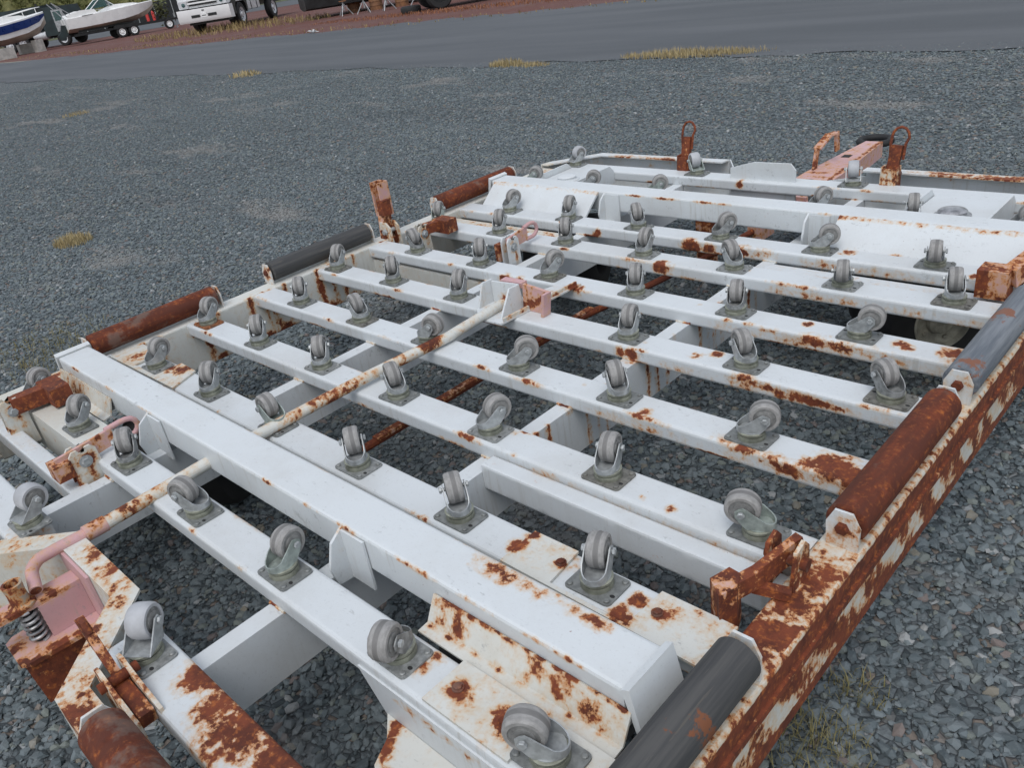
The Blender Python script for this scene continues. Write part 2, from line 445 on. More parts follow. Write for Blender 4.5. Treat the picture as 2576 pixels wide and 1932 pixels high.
def scatter(name, polys, density, rmin, rmax, seed, zoff, parent_mat):
    bm = newbm()
    for p in polys: bm.faces.new([bm.verts.new((x, y, zoff)) for x, y in p])
    o = to_obj(name, bm, parent_mat, smooth=0)
    ng = bpy.data.node_groups.new(name, 'GeometryNodeTree')
    ng.interface.new_socket('Geometry', in_out='INPUT', socket_type='NodeSocketGeometry')
    ng.interface.new_socket('Geometry', in_out='OUTPUT', socket_type='NodeSocketGeometry')
    N = ng.nodes; K = ng.links
    gi = N.new('NodeGroupInput'); go = N.new('NodeGroupOutput')
    dp = N.new('GeometryNodeDistributePointsOnFaces'); dp.inputs['Density'].default_value = density; dp.inputs['Seed'].default_value = seed
    ci = N.new('GeometryNodeCollectionInfo'); ci.inputs['Collection'].default_value = ROCKS
    ci.inputs['Separate Children'].default_value = True; ci.inputs['Reset Children'].default_value = True
    ip = N.new('GeometryNodeInstanceOnPoints'); ip.inputs['Pick Instance'].default_value = True
    r1 = N.new('FunctionNodeRandomValue'); r1.data_type = 'FLOAT_VECTOR'
    r1.inputs['Min'].default_value = (-.45, -.45, 0); r1.inputs['Max'].default_value = (.45, .45, 6.283); r1.inputs['Seed'].default_value = seed + 5
    r2 = N.new('FunctionNodeRandomValue'); r2.data_type = 'FLOAT'
    r2.inputs[2].default_value = 0.0; r2.inputs[3].default_value = 1.0; r2.inputs['Seed'].default_value = seed + 9
    pw = N.new('ShaderNodeMath'); pw.operation = 'POWER'; pw.inputs[1].default_value = 2.8
    mr = N.new('ShaderNodeMapRange'); mr.inputs['To Min'].default_value = rmin; mr.inputs['To Max'].default_value = rmax
    K.new(gi.outputs[0], dp.inputs['Mesh']); K.new(dp.outputs['Points'], ip.inputs['Points'])
    K.new(ci.outputs[0], ip.inputs['Instance']); K.new(r1.outputs['Value'], ip.inputs['Rotation'])
    K.new(r2.outputs[1], pw.inputs[0]); K.new(pw.outputs[0], mr.inputs['Value']); K.new(mr.outputs[0], ip.inputs['Scale'])
    K.new(ip.outputs[0], go.inputs[0])
    md = o.modifiers.new('scatter', 'NODES'); md.node_group = ng
    return o
NEAR = [[(-2.6, -2.3), (3.4, -2.3), (3.4, 1.9), (-2.6, 1.9)]]
MID = [[(-5.5, -2.3), (-2.6, -2.3), (-2.6, 1.9), (-5.5, 1.9)], [(-5.5, 1.9), (3.4, 1.9), (3.4, 4.2), (-5.5, 4.2)]]
FAR = [[(-9.5, -.8), (-5.5, -2.3), (-5.5, 4.2), (-12, 4.2)], [(-12, 4.2), (3.5, 4.2), (2.5, 7.7), (-14, 7.7)]]
OUT = [[(-22, 2.2), (-9.5, -.8), (-12, 4.2), (-14, 7.7), (-27, 7.7)]]
g1 = scatter('loose_stones', NEAR, 3900, .0070, .027, 1, .003, M['gravel'])
g2 = scatter('loose_stones', MID, 2300, .011, .024, 2, .003, M['gravel'])
g3 = scatter('loose_stones', FAR, 950, .013, .027, 3, .004, M['gravel'])
g5 = scatter('loose_stones', [[(-27, 7.65), (2.5, 7.65), (2.5, 8.05), (-27, 7.9)]], 420, .010, .022, 6, .006, M['gravel'])
g4 = scatter('loose_stones', OUT, 260, .016, .034, 4, .004, M['gravel'])
for g, w in ((g1, 'under and around the white pallet dolly'), (g2, 'between the white pallet dolly and the drive'), (g3, 'along the near edge of the asphalt drive'), (g4, 'thinly over the far left of the lot'), (g5, 'spilled onto the edge of the asphalt')):
    tag(g, 'blue grey crushed stones lying loose ' + w, 'gravel', kind='stuff')

# ================================================================== the pallet dolly
dolly = empty('pallet_dolly', (0, 0, 0))
tag(dolly, 'rusting white steel airport pallet dolly with rows of swivel casters, parked on gravel', 'cargo dolly')
ROWS = {'B1': -1.304, 'B2': -.946, 'B3': -.637, 'B4': -.323, 'B5': 0.0, 'B6': .303, 'B7': .635, 'B8': .901, 'C1': 1.304, 'F0': -1.615, 'G0': 1.69}
RAIL_IN, RAIL_OUT = 1.292, 1.38

# ---- rust: places read off the photograph (pixel, plane) ...
def sz(x, y, z, r, s=.85): spot(at_z(x, y, z), r, s)
for x, y, z, r, s in [
    (990, 1487, .009, .015, .9), (990, 1490, .009, .030, .44), (1090, 1562, .009, .020, .9), (1092, 1572, .009, .038, .46), (1420, 1325, .009, .013, .9), (1415, 1325, .009, .030, .42), (1212, 1216, .009, .012, .85), (1225, 1205, .009, .036, .46),
    (1035, 1212, .085, .020, .50), (1065, 1228, .085, .022, .52), (1095, 1246, .085, .022, .53), (1130, 1265, .085, .022, .52), (1165, 1283, .085, .020, .50), (1200, 1290, .085, .016, .42), (1240, 1318, .085, .016, .5), (1270, 1335, .085, .016, .5), (1300, 1350, .085, .016, .48),
    (945, 1420, 0, .016, .62), (920, 1436, 0, .016, .62), (905, 1450, 0, .015, .62), (1120, 1180, 0, .022, .85), (1150, 1160, 0, .018, .8), (1340, 1330, 0, .025, .85), (1380, 1300, 0, .02, .8),
    (430, 1465, 0, .045, .72), (470, 1520, 0, .05, .68), (520, 1570, 0, .07, .72), (600, 1640, 0, .07, .75), (400, 1490, 0, .03, .5), (545, 1530, 0, .03, .75),
    (215, 1190, 0, .035, .55), (240, 1230, 0, .03, .55), (275, 1265, 0, .03, .5), (250, 1310, 0, .03, .5), (190, 1385, 0, .05, .48), (150, 1480, 0, .05, .5), (140, 1560, 0, .05, .6), (60, 1150, 0, .06, .45), (165, 1600, 0, .04, .6),
    (1700, 1300, 0, .05, .78), (1660, 1360, 0, .05, .72), (1760, 1245, 0, .05, .7), (1630, 1420, 0, .04, .5), (1560, 1500, 0, .05, .45), (1700, 1380, 0, .04, .8),
    (1800, 1005, 0, .05, .70), (1850, 1030, 0, .04, .75), (1740, 1000, 0, .03, .55), (1505, 768, 0, .022, .72), (1550, 765, 0, .02, .85), (1395, 890, 0, .018, .6),
    (1945, 742, 0, .022, .75), (2075, 768, 0, .045, .78), (1960, 750, 0, .02, .6), (1835, 545, 0, .03, .7), (2105, 590, .01, .016, .95), (1745, 700, 0, .016, .7), (2020, 700, 0, .03, .5),
    (1230, 470, .01, .02, .9), (1215, 473, .01, .018, .85), (980, 470, .01, .016, .6), (1180, 1560, .0, .03, .5), (365, 800, 0, .05, .5), (300, 770, 0, .04, .45), (330, 790, 0, .03, .6), (395, 805, 0, .03, .55),
    (330, 955, 0, .02, .6), (120, 800, .02, .05, .6), (140, 850, 0, .07, .5), (720, 560, 0, .05, .5), (880, 470, 0, .06, .6), (930, 740, 0, .03, .35), (1480, 955, 0, .016, .5), (1450, 1100, 0, .014, .7), (1390, 1075, 0, .01, .6),
    (1715, 405, .0, .022, .9), (1860, 375, .02, .05, .3), (2060, 378, .02, (.15, .04, .012), .5), (2200, 388, .02, (.2, .04, .012), .6), (1450, 345, .02, (.2, .04, .012), .5), (1350, 340, .02, (.1, .04, .012), .55), (1190, 360, .02, .06, .4), (1400, 355, -.02, (.012, .03, .05), .5), (1440, 358, -.02, (.012, .03, .04), .45),
    (250, 665, .0, .03, .35), (1255, 395, 0, .03, .5), (1600, 398, -.02, .02, .9), (1075, 600, 0, .02, .5)]:
    sz(x, y, z, r, s)
# lower edges of the beams' near faces
for x, y, Y, r, s in [(1650, 838, -.053, (.06, .03, .016), .62), (1700, 855, -.053, (.06, .03, .018), .75), (1750, 868, -.053, (.06, .03, .018), .8), (1800, 880, -.053, (.06, .03, .016), .7), (1590, 815, -.053, (.05, .03, .012), .55),
                      (1610, 975, -.376, (.05, .03, .016), .7), (1650, 992, -.376, (.05, .03, .022), .62), (1700, 1015, -.376, (.05, .03, .024), .7), (1560, 955, -.376, (.04, .03, .012), .5),
                      (1760, 738, .250, (.05, .03, .018), .72), (1815, 750, .250, (.06, .03, .02), .72), (1880, 765, .250, (.08, .03, .02), .5), (1660, 715, .250, (.05, .03, .01), .5),
                      (1492, 531, .848, (.04, .03, .025), .95), (1530, 537, .848, (.03, .03, .02), .9), (1424, 577, .582, (.03, .03, .025), .95), (1440, 583, .582, (.03, .03, .03), .7),
                      (1291, 504, .848, (.02, .03, .02), .9), (1093, 604, .25, (.035, .03, .022), .95), (1125, 612, .25, (.02, .03, .022), .95), (1600, 545, .848, (.04, .03, .03), .85), (1650, 548, .848, (.05, .03, .02), .55),
                      (1245, 622, .25, (.025, .03, .03), .95), (1365, 765, -.053, (.025, .03, .02), .85), (1340, 760, -.053, (.02, .03, .02), .7), (1230, 885, -.376, (.02, .03, .012), .6), (1830, 1050, -.69, (.06, .03, .05), .7),
                      (180, 770, -1.25, (.04, .05, .03), .5)]:
    spot(at_y(x, y, Y), r, s - .10 if s < .85 else s)
# rusty water runs on upright faces
def run(p, w=.010, h=.09, s=.50): spot((p[0], p[1], p[2] - h * .5), (.012, w, h), s)
for x, y in [(495, 1010), (1525, 720), (1560, 725)]: pass
for yy in (-.36, -.27, -.05, .06, .26, .35, -.66, -.58, .59):
    run((.458, yy + .05, -.05), .011, .13, .60); run((.458, yy + .10, -.05), .009, .12, .50)
for yy in (-.62, -.40, -.30, -.05, .08, .33, .42, -.88):
    run((-RAIL_IN, yy, .03), .016, .16, .64); run((-RAIL_IN, yy + .07, .01), .012, .14, .55); spot((-RAIL_IN, yy + .03, -.19), (.02, .05, .02), .6)
run((.43, -1.335, -.05), .010, .12, .46)
# ... and scattered failures along edges of the beams
rs = random.Random(11)
for k, yy in ROWS.items():
    for i in range(16):
        x = rs.uniform(-1.25, 1.25); side = rs.choice((-1, -1, -1, 1)); q = rs.uniform(.005, .012)
        spot((x, yy + side * .052, rs.choice((-.049, -.046, -.004))), (q * rs.uniform(2, 9), .012, q), rs.uniform(.36, .66))
    for e in (-1, 1):
        spot((e * 1.27, yy, -.03), (.03, .06, .03), .45)
for k in ('B3', 'B4', 'B5', 'B6', 'B7', 'B8'):
    for i in range(7): spot((.62 + i * .10, ROWS[k] - .053, -.034), (.09, .012, .02), rs.uniform(.22, .36))
for by in (-1.125, 1.125):
    for i in range(26):
        spot((rs.uniform(-1.25, 1.25), by + rs.choice((-.055, .055)), .08), (rs.uniform(.01, .06), .006, .006), rs.uniform(.4, .62))

def pt(name, bm, mat='white', rust=.06, L=.03, parent=dolly, bev=0.0, smooth=35, fn=None):
    if bev: bevel(bm, bev)
    return to_obj(name, bm, M[mat], parent, (0, 0, H0) if parent is dolly else (0, 0, 0), smooth, rust, L, fn)

# ---- deck beams (square tubes with rounded corners)
def deck_beam(y, x0, x1, w=.106, h=.051, ztop=0.0, rust=.05):
    bm = newbm()
    add_prism(bm, [(y + a, ztop - h / 2 + b) for a, b in rrect(w, h, .010, 3)], 'x', x0, x1)
    return pt('deck_beam', bm, 'white', rust, .017)
deck_beam(ROWS['B1'], -.60, RAIL_IN)
for k in ('B2', 'B3', 'B4', 'B5', 'B6', 'B7', 'B8', 'C1', 'G0'): deck_beam(ROWS[k], -RAIL_IN, RAIL_IN)
deck_beam(ROWS['F0'], .285, 1.31, rust=.12); deck_beam(ROWS['F0'], -1.31, -.335)
# box section at the near left wheel, under two casters
bm = newbm(); add_box(bm, -RAIL_IN, -.70, -1.36, -1.245, -.15, 0.0); pt('wheel_box', bm, 'ivory', .12, .025, bev=.006)

# ---- the two main axle beams stand higher than the deck beams
for yy in (-1.125, 1.125):
    bm = newbm(); add_prism(bm, [(yy + a, .040 + b) for a, b in rrect(.112, .092, .007, 2)], 'x', -1.25, 1.245)
    ab = pt('axle_beam', bm, 'white', .05, .024)
    bm = newbm(); s = -1 if yy > 0 else 1
    add_prism(bm, [(1.246, .092), (1.262, .100), (1.288, -.02), (1.276, -.02)], 'y', yy - .062, yy + .062); pt('end_flap', bm, 'white', .08, .025)
    bm = newbm(); add_prism(bm, [(-1.251, .092), (-1.267, .100), (-1.300, -.06), (-1.288, -.06)], 'y', yy - .062, yy + .062); pt('end_flap', bm, 'white', .1, .025)
    # gussets: a folded plate each side of the crossbars
    for gx in (.478, -.512):
        bm = newbm(); s = -1
        o = yy + s * .057
        add_prism(bm, [(o, .080), (o - .035, .055), (o - .055, -.005), (o - .045, -.055), (o, -.060)], 'x', gx - .004, gx + .004)
        pt('gusset', bm, 'white', .12, .025)
        bm = newbm(); add_box(bm, gx + .004, gx + .085, o - .007, o - .001, -.058, .076); pt('gusset', bm, 'white', .08, .03)

# ---- crossbars: channels along the dolly, under the deck beams
def crossbar(xw, flange, z0=-.205, z1=-.046, y0=-1.575, y1=1.655):
    bm = newbm(); t = .007
    add_prism(bm, [(xw, z1), (xw - flange, z1), (xw - flange, z1 - t), (xw - t, z1 - t), (xw - t, z0 + t), (xw - flange, z0 + t), (xw - flange, z0), (xw, z0)], 'y', y0, y1)
    return pt('crossbar', bm, 'white', .08, .015)
crossbar(.458, .052); crossbar(-.463, .052)
# ---- lumpy weld beads where crossbars meet the beams
rw = random.Random(21)
for xw in (.458, -.463):
    for k in ('B1', 'B2', 'B3', 'B4', 'B5', 'B6', 'B7', 'B8'):
        for e in (-1, 1):
            yy = ROWS[k] + e * .0535; bm = newbm(); n = 9
            add_tube(bm, [(xw - .054 + .056 * i / n, yy + rw.uniform(-.0015, .0015), -.0440 + rw.uniform(-.001, .001)) for i in range(n + 1)], [rw.uniform(.0028, .0052) for i in range(n + 1)], 8)
            if rw.random() < .6: spot((xw - rw.uniform(0, .05), yy, -.044), (.018, .012, .012), rw.uniform(.55, .8))
            pt('weld_bead', bm, 'ivory', .30, .008)
# ---- lower channels between crossbar and side rail
def low_channel(x0, x1, y0, y1, z0, z1, rust=.12, mat='white'):
    bm = newbm(); add_prism(bm, [((y0 + y1) / 2 + a, (z0 + z1) / 2 + b) for a, b in rrect(y1 - y0, z1 - z0, .006, 2)], 'x', x0, x1)
    pt('low_channel', bm, mat, rust, .03)
low_channel(.459, RAIL_IN, -.745, -.694, -.10, -.022, .08); low_channel(.459, RAIL_IN, .745, .800, -.10, -.030, .15)
low_channel(-RAIL_IN, -.516, .745, .800, -.11, -.030, .30, 'ivory'); low_channel(-RAIL_IN, -.516, .262, .342, -.15, -.064, .16, 'ivory')
low_channel(-RAIL_IN, -.516, -1.462, -1.405, -.11, -.048, .14)

# ---- side rails
def rail_rust(co, v):
    """weather side of the right rail: a rusted band above and below, paint left in slanting patches between"""
    m = co[:, 0] > RAIL_OUT - .006
    y = co[m, 1]; z = co[m, 2]
    patch = .5 + .5 * np.sin(y * 34 + 3 * np.sin(y * 5.1) + z * 34) * np.sin(y * 13.3 + 1)
    mid = (z > -.165) & (z < -.075)
    w = np.where(mid, .16 + .66 * np.clip(patch, 0, 1) ** 1.1, .95)
    w = np.where((z > -.075) & (z < -.055), .62, w); w = np.where(z > -.012, .45, w)
    v[m] = np.maximum(v[m] * .2, w)
    t = (co[:, 2] > -.004) & (co[:, 0] > RAIL_OUT - .03)
    v[t] = np.maximum(v[t], .42)
    return v
def side_rail(s, mat, rust, fn=None):
    bm = newbm()
    a, b = sorted((s * RAIL_IN, s * RAIL_OUT))
    add_prism(bm, [((a + b) / 2 + p, -.10 + q) for p, q in rrect(b - a, .20, .007, 2)], 'y', -1.47, 1.60)
    pt('side_rail', bm, mat, rust, .016, fn=fn)
side_rail(1, 'ivory', .22, rail_rust); side_rail(-1, 'ivory', .14)
# raised lip along the right rail's outer edge
bm = newbm(); add_box(bm, RAIL_OUT - .001, RAIL_OUT + .007, -1.47, 1.60, -.07, -.055); pt('rail_lip', bm, 'ivory', .72, .03)

# ---- end frames: channels with the flange on top and the web outside
def frame_run(name, outer, inner, ztop, zbot, mat='ivory', rust=.2, closed_ends=True):
    """one straight channel piece; outer/inner: its two plan edges (2 points each)"""
    t = .007
    o0, o1 = Vector((*outer[0], 0)), Vector((*outer[1], 0)); i0, i1 = Vector((*inner[0], 0)), Vector((*inner[1], 0))
    bm = newbm()
    def pr(a0, a1, b1, b0, z0, z1): add_prism(bm, [(p.x, p.y) for p in (a0, a1, b1, b0)], 'z', z0, z1)
    w0 = (i0 - o0) * (t / (i0 - o0).length); w1 = (i1 - o1) * (t / (i1 - o1).length)
    pr(o0, o1, i1, i0, ztop - t, ztop)
    pr(o0, o1, o1 + w1, o0 + w0, zbot + t + .0002, ztop - t - .0002)
    pr(o0, o1, i1, i0, zbot, zbot + t)
    bevel(bm, .002, 1)
    return pt(name, bm, mat, rust, .025)
NEAR_O = [(-1.38, -1.46), (-1.20, -1.785), (-.395, -1.785), (-.185, -1.589), (.122, -1.589), (.330, -1.785), (1.20, -1.785), (1.38, -1.46)]
NEAR_I = [(-1.315, -1.44), (-1.165, -1.727), (-.422, -1.727), (-.212, -1.533), (.158, -1.535), (.357, -1.727), (1.165, -1.727), (1.315, -1.44)]
for i, nm in enumerate(('corner_rail', 'end_rail', 'recess_rail', 'recess_rail', 'recess_rail', 'end_rail', 'corner_rail')):
    frame_run(nm, NEAR_O[i:i + 2], NEAR_I[i:i + 2], .002, -.19, rust=.24 if 2 <= i <= 5 else .2)
FAR_O = [(-1.385, 1.60), (-1.37, 1.66), (-1.16, 1.895), (-.345, 1.905)]
FAR_I = [(-1.33, 1.60), (-1.315, 1.63), (-1.135, 1.84), (-.360, 1.848)]
for i in range(3): frame_run('corner_rail' if i < 2 else 'end_rail', FAR_O[i:i + 2], FAR_I[i:i + 2], .020, -.17, mat='white' if i else 'ivory', rust=.18 if i < 2 else .14)
frame_run('end_rail', [(.36, 1.905), (1.16, 1.895)], [(.36, 1.848), (1.135, 1.84)], .020, -.17, 'white', rust=.12)
frame_run('corner_rail', [(1.16, 1.895), (1.37, 1.66)], [(1.135, 1.84), (1.315, 1.63)], .020, -.17)
bm = newbm(); add_prism(bm, [(-.344, 1.903), (-.337, 1.903), (-.222, 1.742), (-.230, 1.742)], 'z', -.17, .021); pt('recess_cheek', bm, 'white', .12, .03)
bm = newbm(); add_prism(bm, [(.350, 1.903), (.358, 1.903), (.165, 1.742), (.157, 1.742)], 'z', -.17, -.02); pt('recess_cheek', bm, 'white', .12, .03)
bm = newbm(); add_prism(bm, [(-.205, -.12), (-.205, .050), (-.080, .084), (.104, .086), (.128, .057), (.128, -.12)], 'y', 1.743, 1.752)
for v in bm.verts: v.co.y -= .075
pt('stop_plate', bm, 'white', .06, .03)

# ---- cover plates, sloping wheel guards, pivot caps
def plate(name, poly, z0, z1, mat='ivory', rust=.18, L=.02):
    bm = newbm(); add_prism(bm, poly, 'z', z0, z1); return pt(name, bm, mat, rust, L)
plate('cover_plate', [(.925, -1.352), (.925, -1.246), (1.275, -1.246), (1.275, -1.31), (1.135, -1.31), (1.135, -1.352)], .0015, .0075)
plate('cover_plate', [(.788, -1.008), (.788, -.894), (.912, -.894), (.922, -1.000), (1.115, -1.004), (1.122, -.895), (1.285, -.895), (1.285, -1.015)], .0015, .0075)
plate('cover_plate', [(-1.283, -1.008), (-1.265, -.884), (-1.10, -.884), (-1.10, -.990), (-.93, -.99), (-.93, -.888), (-.815, -.893), (-.765, -1.004)], .0015, .0075, rust=.24)
for p in ((990, 1487), (1090, 1562), (1420, 1325), (1212, 1216)):
    q = at_z(*p, .0075); bm = newbm(); add_lathe(bm, [(0, .012), (.003, .012)], 'z', 16, (q[0], q[1], .0072)); add_hex(bm, (q[0], q[1], .010), 'z', .0085, .005)
    to_obj('rusty_bolt', bm, M['rust'], dolly, (0, 0, H0))
def guard(prof, x0, x1, mat='ivory', rust=.2):
    """bent sheet: profile in (y,z), 5 mm thick"""
    bm = newbm(); t = .005; up = []
    n = len(prof)
    for i, (a, b) in enumerate(prof):
        p = Vector(prof[max(i - 1, 0)]); q = Vector(prof[min(i + 1, n - 1)]); d = (q - p).normalized(); up.append((a - d.y * t, b + d.x * t))
    add_prism(bm, list(prof) + up[::-1], 'x', x0, x1)
    return pt('wheel_guard', bm, mat, rust, .014)
spot((.82, -1.19, .03), (.03, .03, .03), .6); spot((.86, -1.19, .02), (.03, .03, .03), .62); spot((1.06, -1.19, .03), (.03, .03, .03), .58); spot((1.12, -1.19, .02), (.04, .03, .03), .6); spot((1.2, -1.20, .02), (.05, .03, .03), .55)
for i in range(14): spot((.78 + i * .036, -1.186, .048), (.02, .008, .006), .62)
for i in range(8): spot((.80 + i * .06, -1.22, .002), (.02, .006, .006), .55)
guard([(-1.187, .050), (-1.216, -.002), (-1.242, -.004)], .785, 1.262, rust=.16)
guard([(-1.187, .045), (-1.205, -.010), (-1.232, -.016)], -1.262, -.815, rust=.26)
for yy, x0, x1 in ((1, .60, 1.262), (1, -1.225, -.545)):
    for i in range(10): spot((x0 + (x1 - x0) * i / 9, 1.064, .076), (.05, .014, .010), .60 if x0 > 0 else .42)
    bm = newbm(); add_prism(bm, [(1.0685, .084), (1.0685, .076), (.958, -.012), (.952, -.006), (1.060, .082)], 'x', x0, x1); pt('wheel_guard', bm, 'white', .05, .016)
bm = newbm(); add_prism(bm, [(-1.18, -.06), (-1.18, .012), (-1.0, .012), (-1.0, -.06)], 'x', -1.288, -1.280); pt('wheel_guard', bm, 'white', .12, .03)
# guard hanging off the near beam, in front of the near right wheel
bm = newbm(); add_prism(bm, [(.735, -.025), (.80, -.125), (1.29, -.125), (1.29, -.025)], 'y', -1.3615, -1.3572); pt('wheel_guard', bm, 'white', .08, .03)
for i in range(9): spot((.835 + i * .010 + max(0, i - 4) * .012, -1.37 - i * .015, -.115), .011, .8)
plate('wheel_guard', [(.80, -1.3622), (1.29, -1.3622), (1.29, -1.50), (.95, -1.50), (.87, -1.45), (.845, -1.40)], -.118, -.112, 'ivory', .14)
# pivot caps beside the far axle beam
for (cx, cy, side) in ((.89, 1.40, 1), (-1.04, 1.42, -1)):
    plate('pivot_plate', [(cx - .14, 1.185), (cx - .14, 1.635), (cx + .14, 1.635), (cx + .14, 1.185)], -.012, .004, 'white', .06)
    for e in (-1, 1):
        bm = newbm(); add_prism(bm, [(1.185, -.06), (1.185, .036), (1.60, .036), (1.635, .004), (1.635, -.06)], 'x', cx + e * .148 - .004, cx + e * .148 + .004); pt('pivot_cheek', bm, 'white', .06, .03)
    bm = newbm(); add_lathe(bm, [(.004, .066), (.009, .066), (.012, .050), (.018, .048), (.024, .052), (.029, .046), (.032, .030), (.033, .004)], 'z', 32, (cx, cy, 0))
    to_obj('pivot_cap', bm, M['grease'] if side > 0 else M['white'], dolly, (0, 0, H0), 35, .05)
# near-axle pivot boxes between axle beam and deck beam
for cx in (-1.0, 1.0):
    bm = newbm(); add_box(bm, cx - .16, cx + .16, -.998, -.90, -.10, -.063); pt('pivot_plate', bm, 'white', .2, .05)

# ---- swivel casters
def caster_meshes():
    out = {}
    # base plate with rounded corners, four rivets, four slots
    bm = newbm(); add_prism(bm, rrect(.113, .082, .010, 3), 'z', .0005, .0048); bevel(bm, .0008, 1, 60)
    nb = len(bm.faces)
    for sx in (-1, 1):
        for sy in (-1, 1): add_lathe(bm, [(.0040, .0064), (.0078, .0062), (.0095, .0042)], 'z', 10, (sx * .046, sy * .031, 0))
    bm.faces.ensure_lookup_table()
    k = len(bm.faces)
    for sx, sy in ((-1, .45), (1, -.45)):
        vs = []
        for i in range(10):
            a = 2 * math.pi * i / 10; vs.append(bm.verts.new((sx * .047 + .0060 * math.cos(a), sy * .031 + .0044 * math.sin(a), .00495)))
        bm.faces.new(vs).material_index = 1
    out['plate'] = bm
    bm = newbm(); add_lathe(bm, [(.004, .0335), (.008, .0345), (.016, .0330), (.0165, .0300), (.019, .0300), (.0195, .0335), (.0255, .0345), (.027, .031)], 'z', 28)
    out['bearing'] = bm
    # fork: cup open towards the wheel side (+x), swept as a U
    w = .0270; path = []
    for i in range(7): path.append((.044 - .052 * i / 6, w))
    for i in range(1, 10):
        a = rad(90 + 180 * i / 10); path.append((-.008 + .028 * math.cos(a), w * math.sin(a)))
    for i in range(7): path.append((-.008 + .052 * i / 6, -w))
    def lohi(x):
        if x <= -.008: f = min(1, (-.008 - x) / .028); return .0262, .056 - .017 * f ** .7
        f = (x + .008) / .052
        hi = .056 + .024 * min(1, f / .62) ** 1.1
        if f > .62: hi = .080 - .010 * ((f - .62) / .38) ** 2
        lo = .0262 if f < .50 else .0262 + .030 * ((f - .50) / .50) ** 1.3
        return lo, hi
    bm = newbm(); R = []
    for (x, y) in path:
        lo, hi = lohi(x); R.append([bm.verts.new((x, y, lo + (hi - lo) * k / 3)) for k in range(4)])
    for i in range(len(R) - 1):
        for k in range(3): bm.faces.new((R[i][k], R[i + 1][k], R[i + 1][k + 1], R[i][k + 1]))
    bmesh.ops.recalc_face_normals(bm, faces=bm.faces[:])
    bmesh.ops.solidify(bm, geom=bm.faces[:], thickness=.0026)
    add_lathe(bm, [(.0255, .030), (.0285, .030)], 'z', 24)
    out['fork'] = bm
    # fork of the end casters: flat folded sheet
    bm = newbm()
    for s in (-1, 1):
        add_prism(bm, [(-.030, .026), (.026, .026), (.040, .060), (.036, .076), (.024, .076), (.016, .068)], 'y', s * .0285, s * .0315)
    add_box(bm, -.030, .026, -.0286, .0286, .0245, .0275)
    out['flat_fork'] = bm
    prof = [(-.0165, .011), (-.0155, .019), (-.0135, .0195), (-.0130, .0265), (-.0150, .0272), (-.0150, .0335), (-.0115, .0366), (-.006, .0375), (.006, .0375), (.0115, .0366), (.0150, .0335), (.0150, .0272), (.0130, .0265), (.0135, .0195), (.0155, .019), (.0165, .011)]
    bm = newbm(); add_lathe(bm, [(a * 1.26, r) for a, r in prof], 'y', 32); bm.faces.ensure_lookup_table()
    for f in bm.faces:
        c = f.calc_center_median()
        if math.hypot(c.x, c.z) < .0262: f.material_index = 1
    out['wheel'] = bm
    bm = newbm(); add_lathe(bm, [(a * 1.45, r) for a, r in prof], 'y', 32)
    for f in bm.faces:
        c = f.calc_center_median()
        if math.hypot(c.x, c.z) < .0262: f.material_index = 1
    out['wide_wheel'] = bm
    for nm, hw in (('bolt', .0300), ('wide_bolt', .033)):
        bm = newbm(); add_lathe(bm, [(-hw - .004, .0045), (hw + .004, .0045)], 'y', 10); add_hex(bm, (0, hw - .0005, 0), 'y', .0082, .0062)
        b2 = newbm(); add_hex(b2, (0, hw - .0005, 0), 'y', .0082, .0055)
        for v in b2.verts: v.co.y *= -1
        me = bpy.data.meshes.new('t'); b2.to_mesh(me); b2.free(); bm.from_mesh(me); bpy.data.meshes.remove(me)
        out[nm] = bm
    return out
CM = caster_meshes()
def as_mesh(name, bm, mats, smooth=35):
    bmesh.ops.recalc_face_normals(bm, faces=bm.faces[:])
    me = bpy.data.meshes.new(name); bm.to_mesh(me); bm.free()
    for m in mats: me.materials.append(m)
    me.polygons.foreach_set('use_smooth', [True] * len(me.polygons)); me.set_sharp_from_angle(angle=rad(smooth)); return me
ME = {'plate': as_mesh('caster', CM['plate'], [M['plate'], M['hole']]), 'bearing': as_mesh('swivel_bearing', CM['bearing'], [M['bearing']]),
      'fork': as_mesh('fork', CM['fork'], [M['zinc']]), 'flat_fork': as_mesh('fork', CM['flat_fork'], [M['zinc']]),
      'wheel': as_mesh('wheel', CM['wheel'], [M['tread'], M['hubgrey']], 25), 'wide_wheel': as_mesh('wheel', CM['wide_wheel'], [M['newtread'], M['hubgrey']], 25),
      'bolt': as_mesh('axle_bolt', CM['bolt'], [M['zinc']]), 'wide_bolt': as_mesh('axle_bolt', CM['wide_bolt'], [M['zinc']])}
TRAIL, AXH = .031, .0655
rc = random.Random(5)
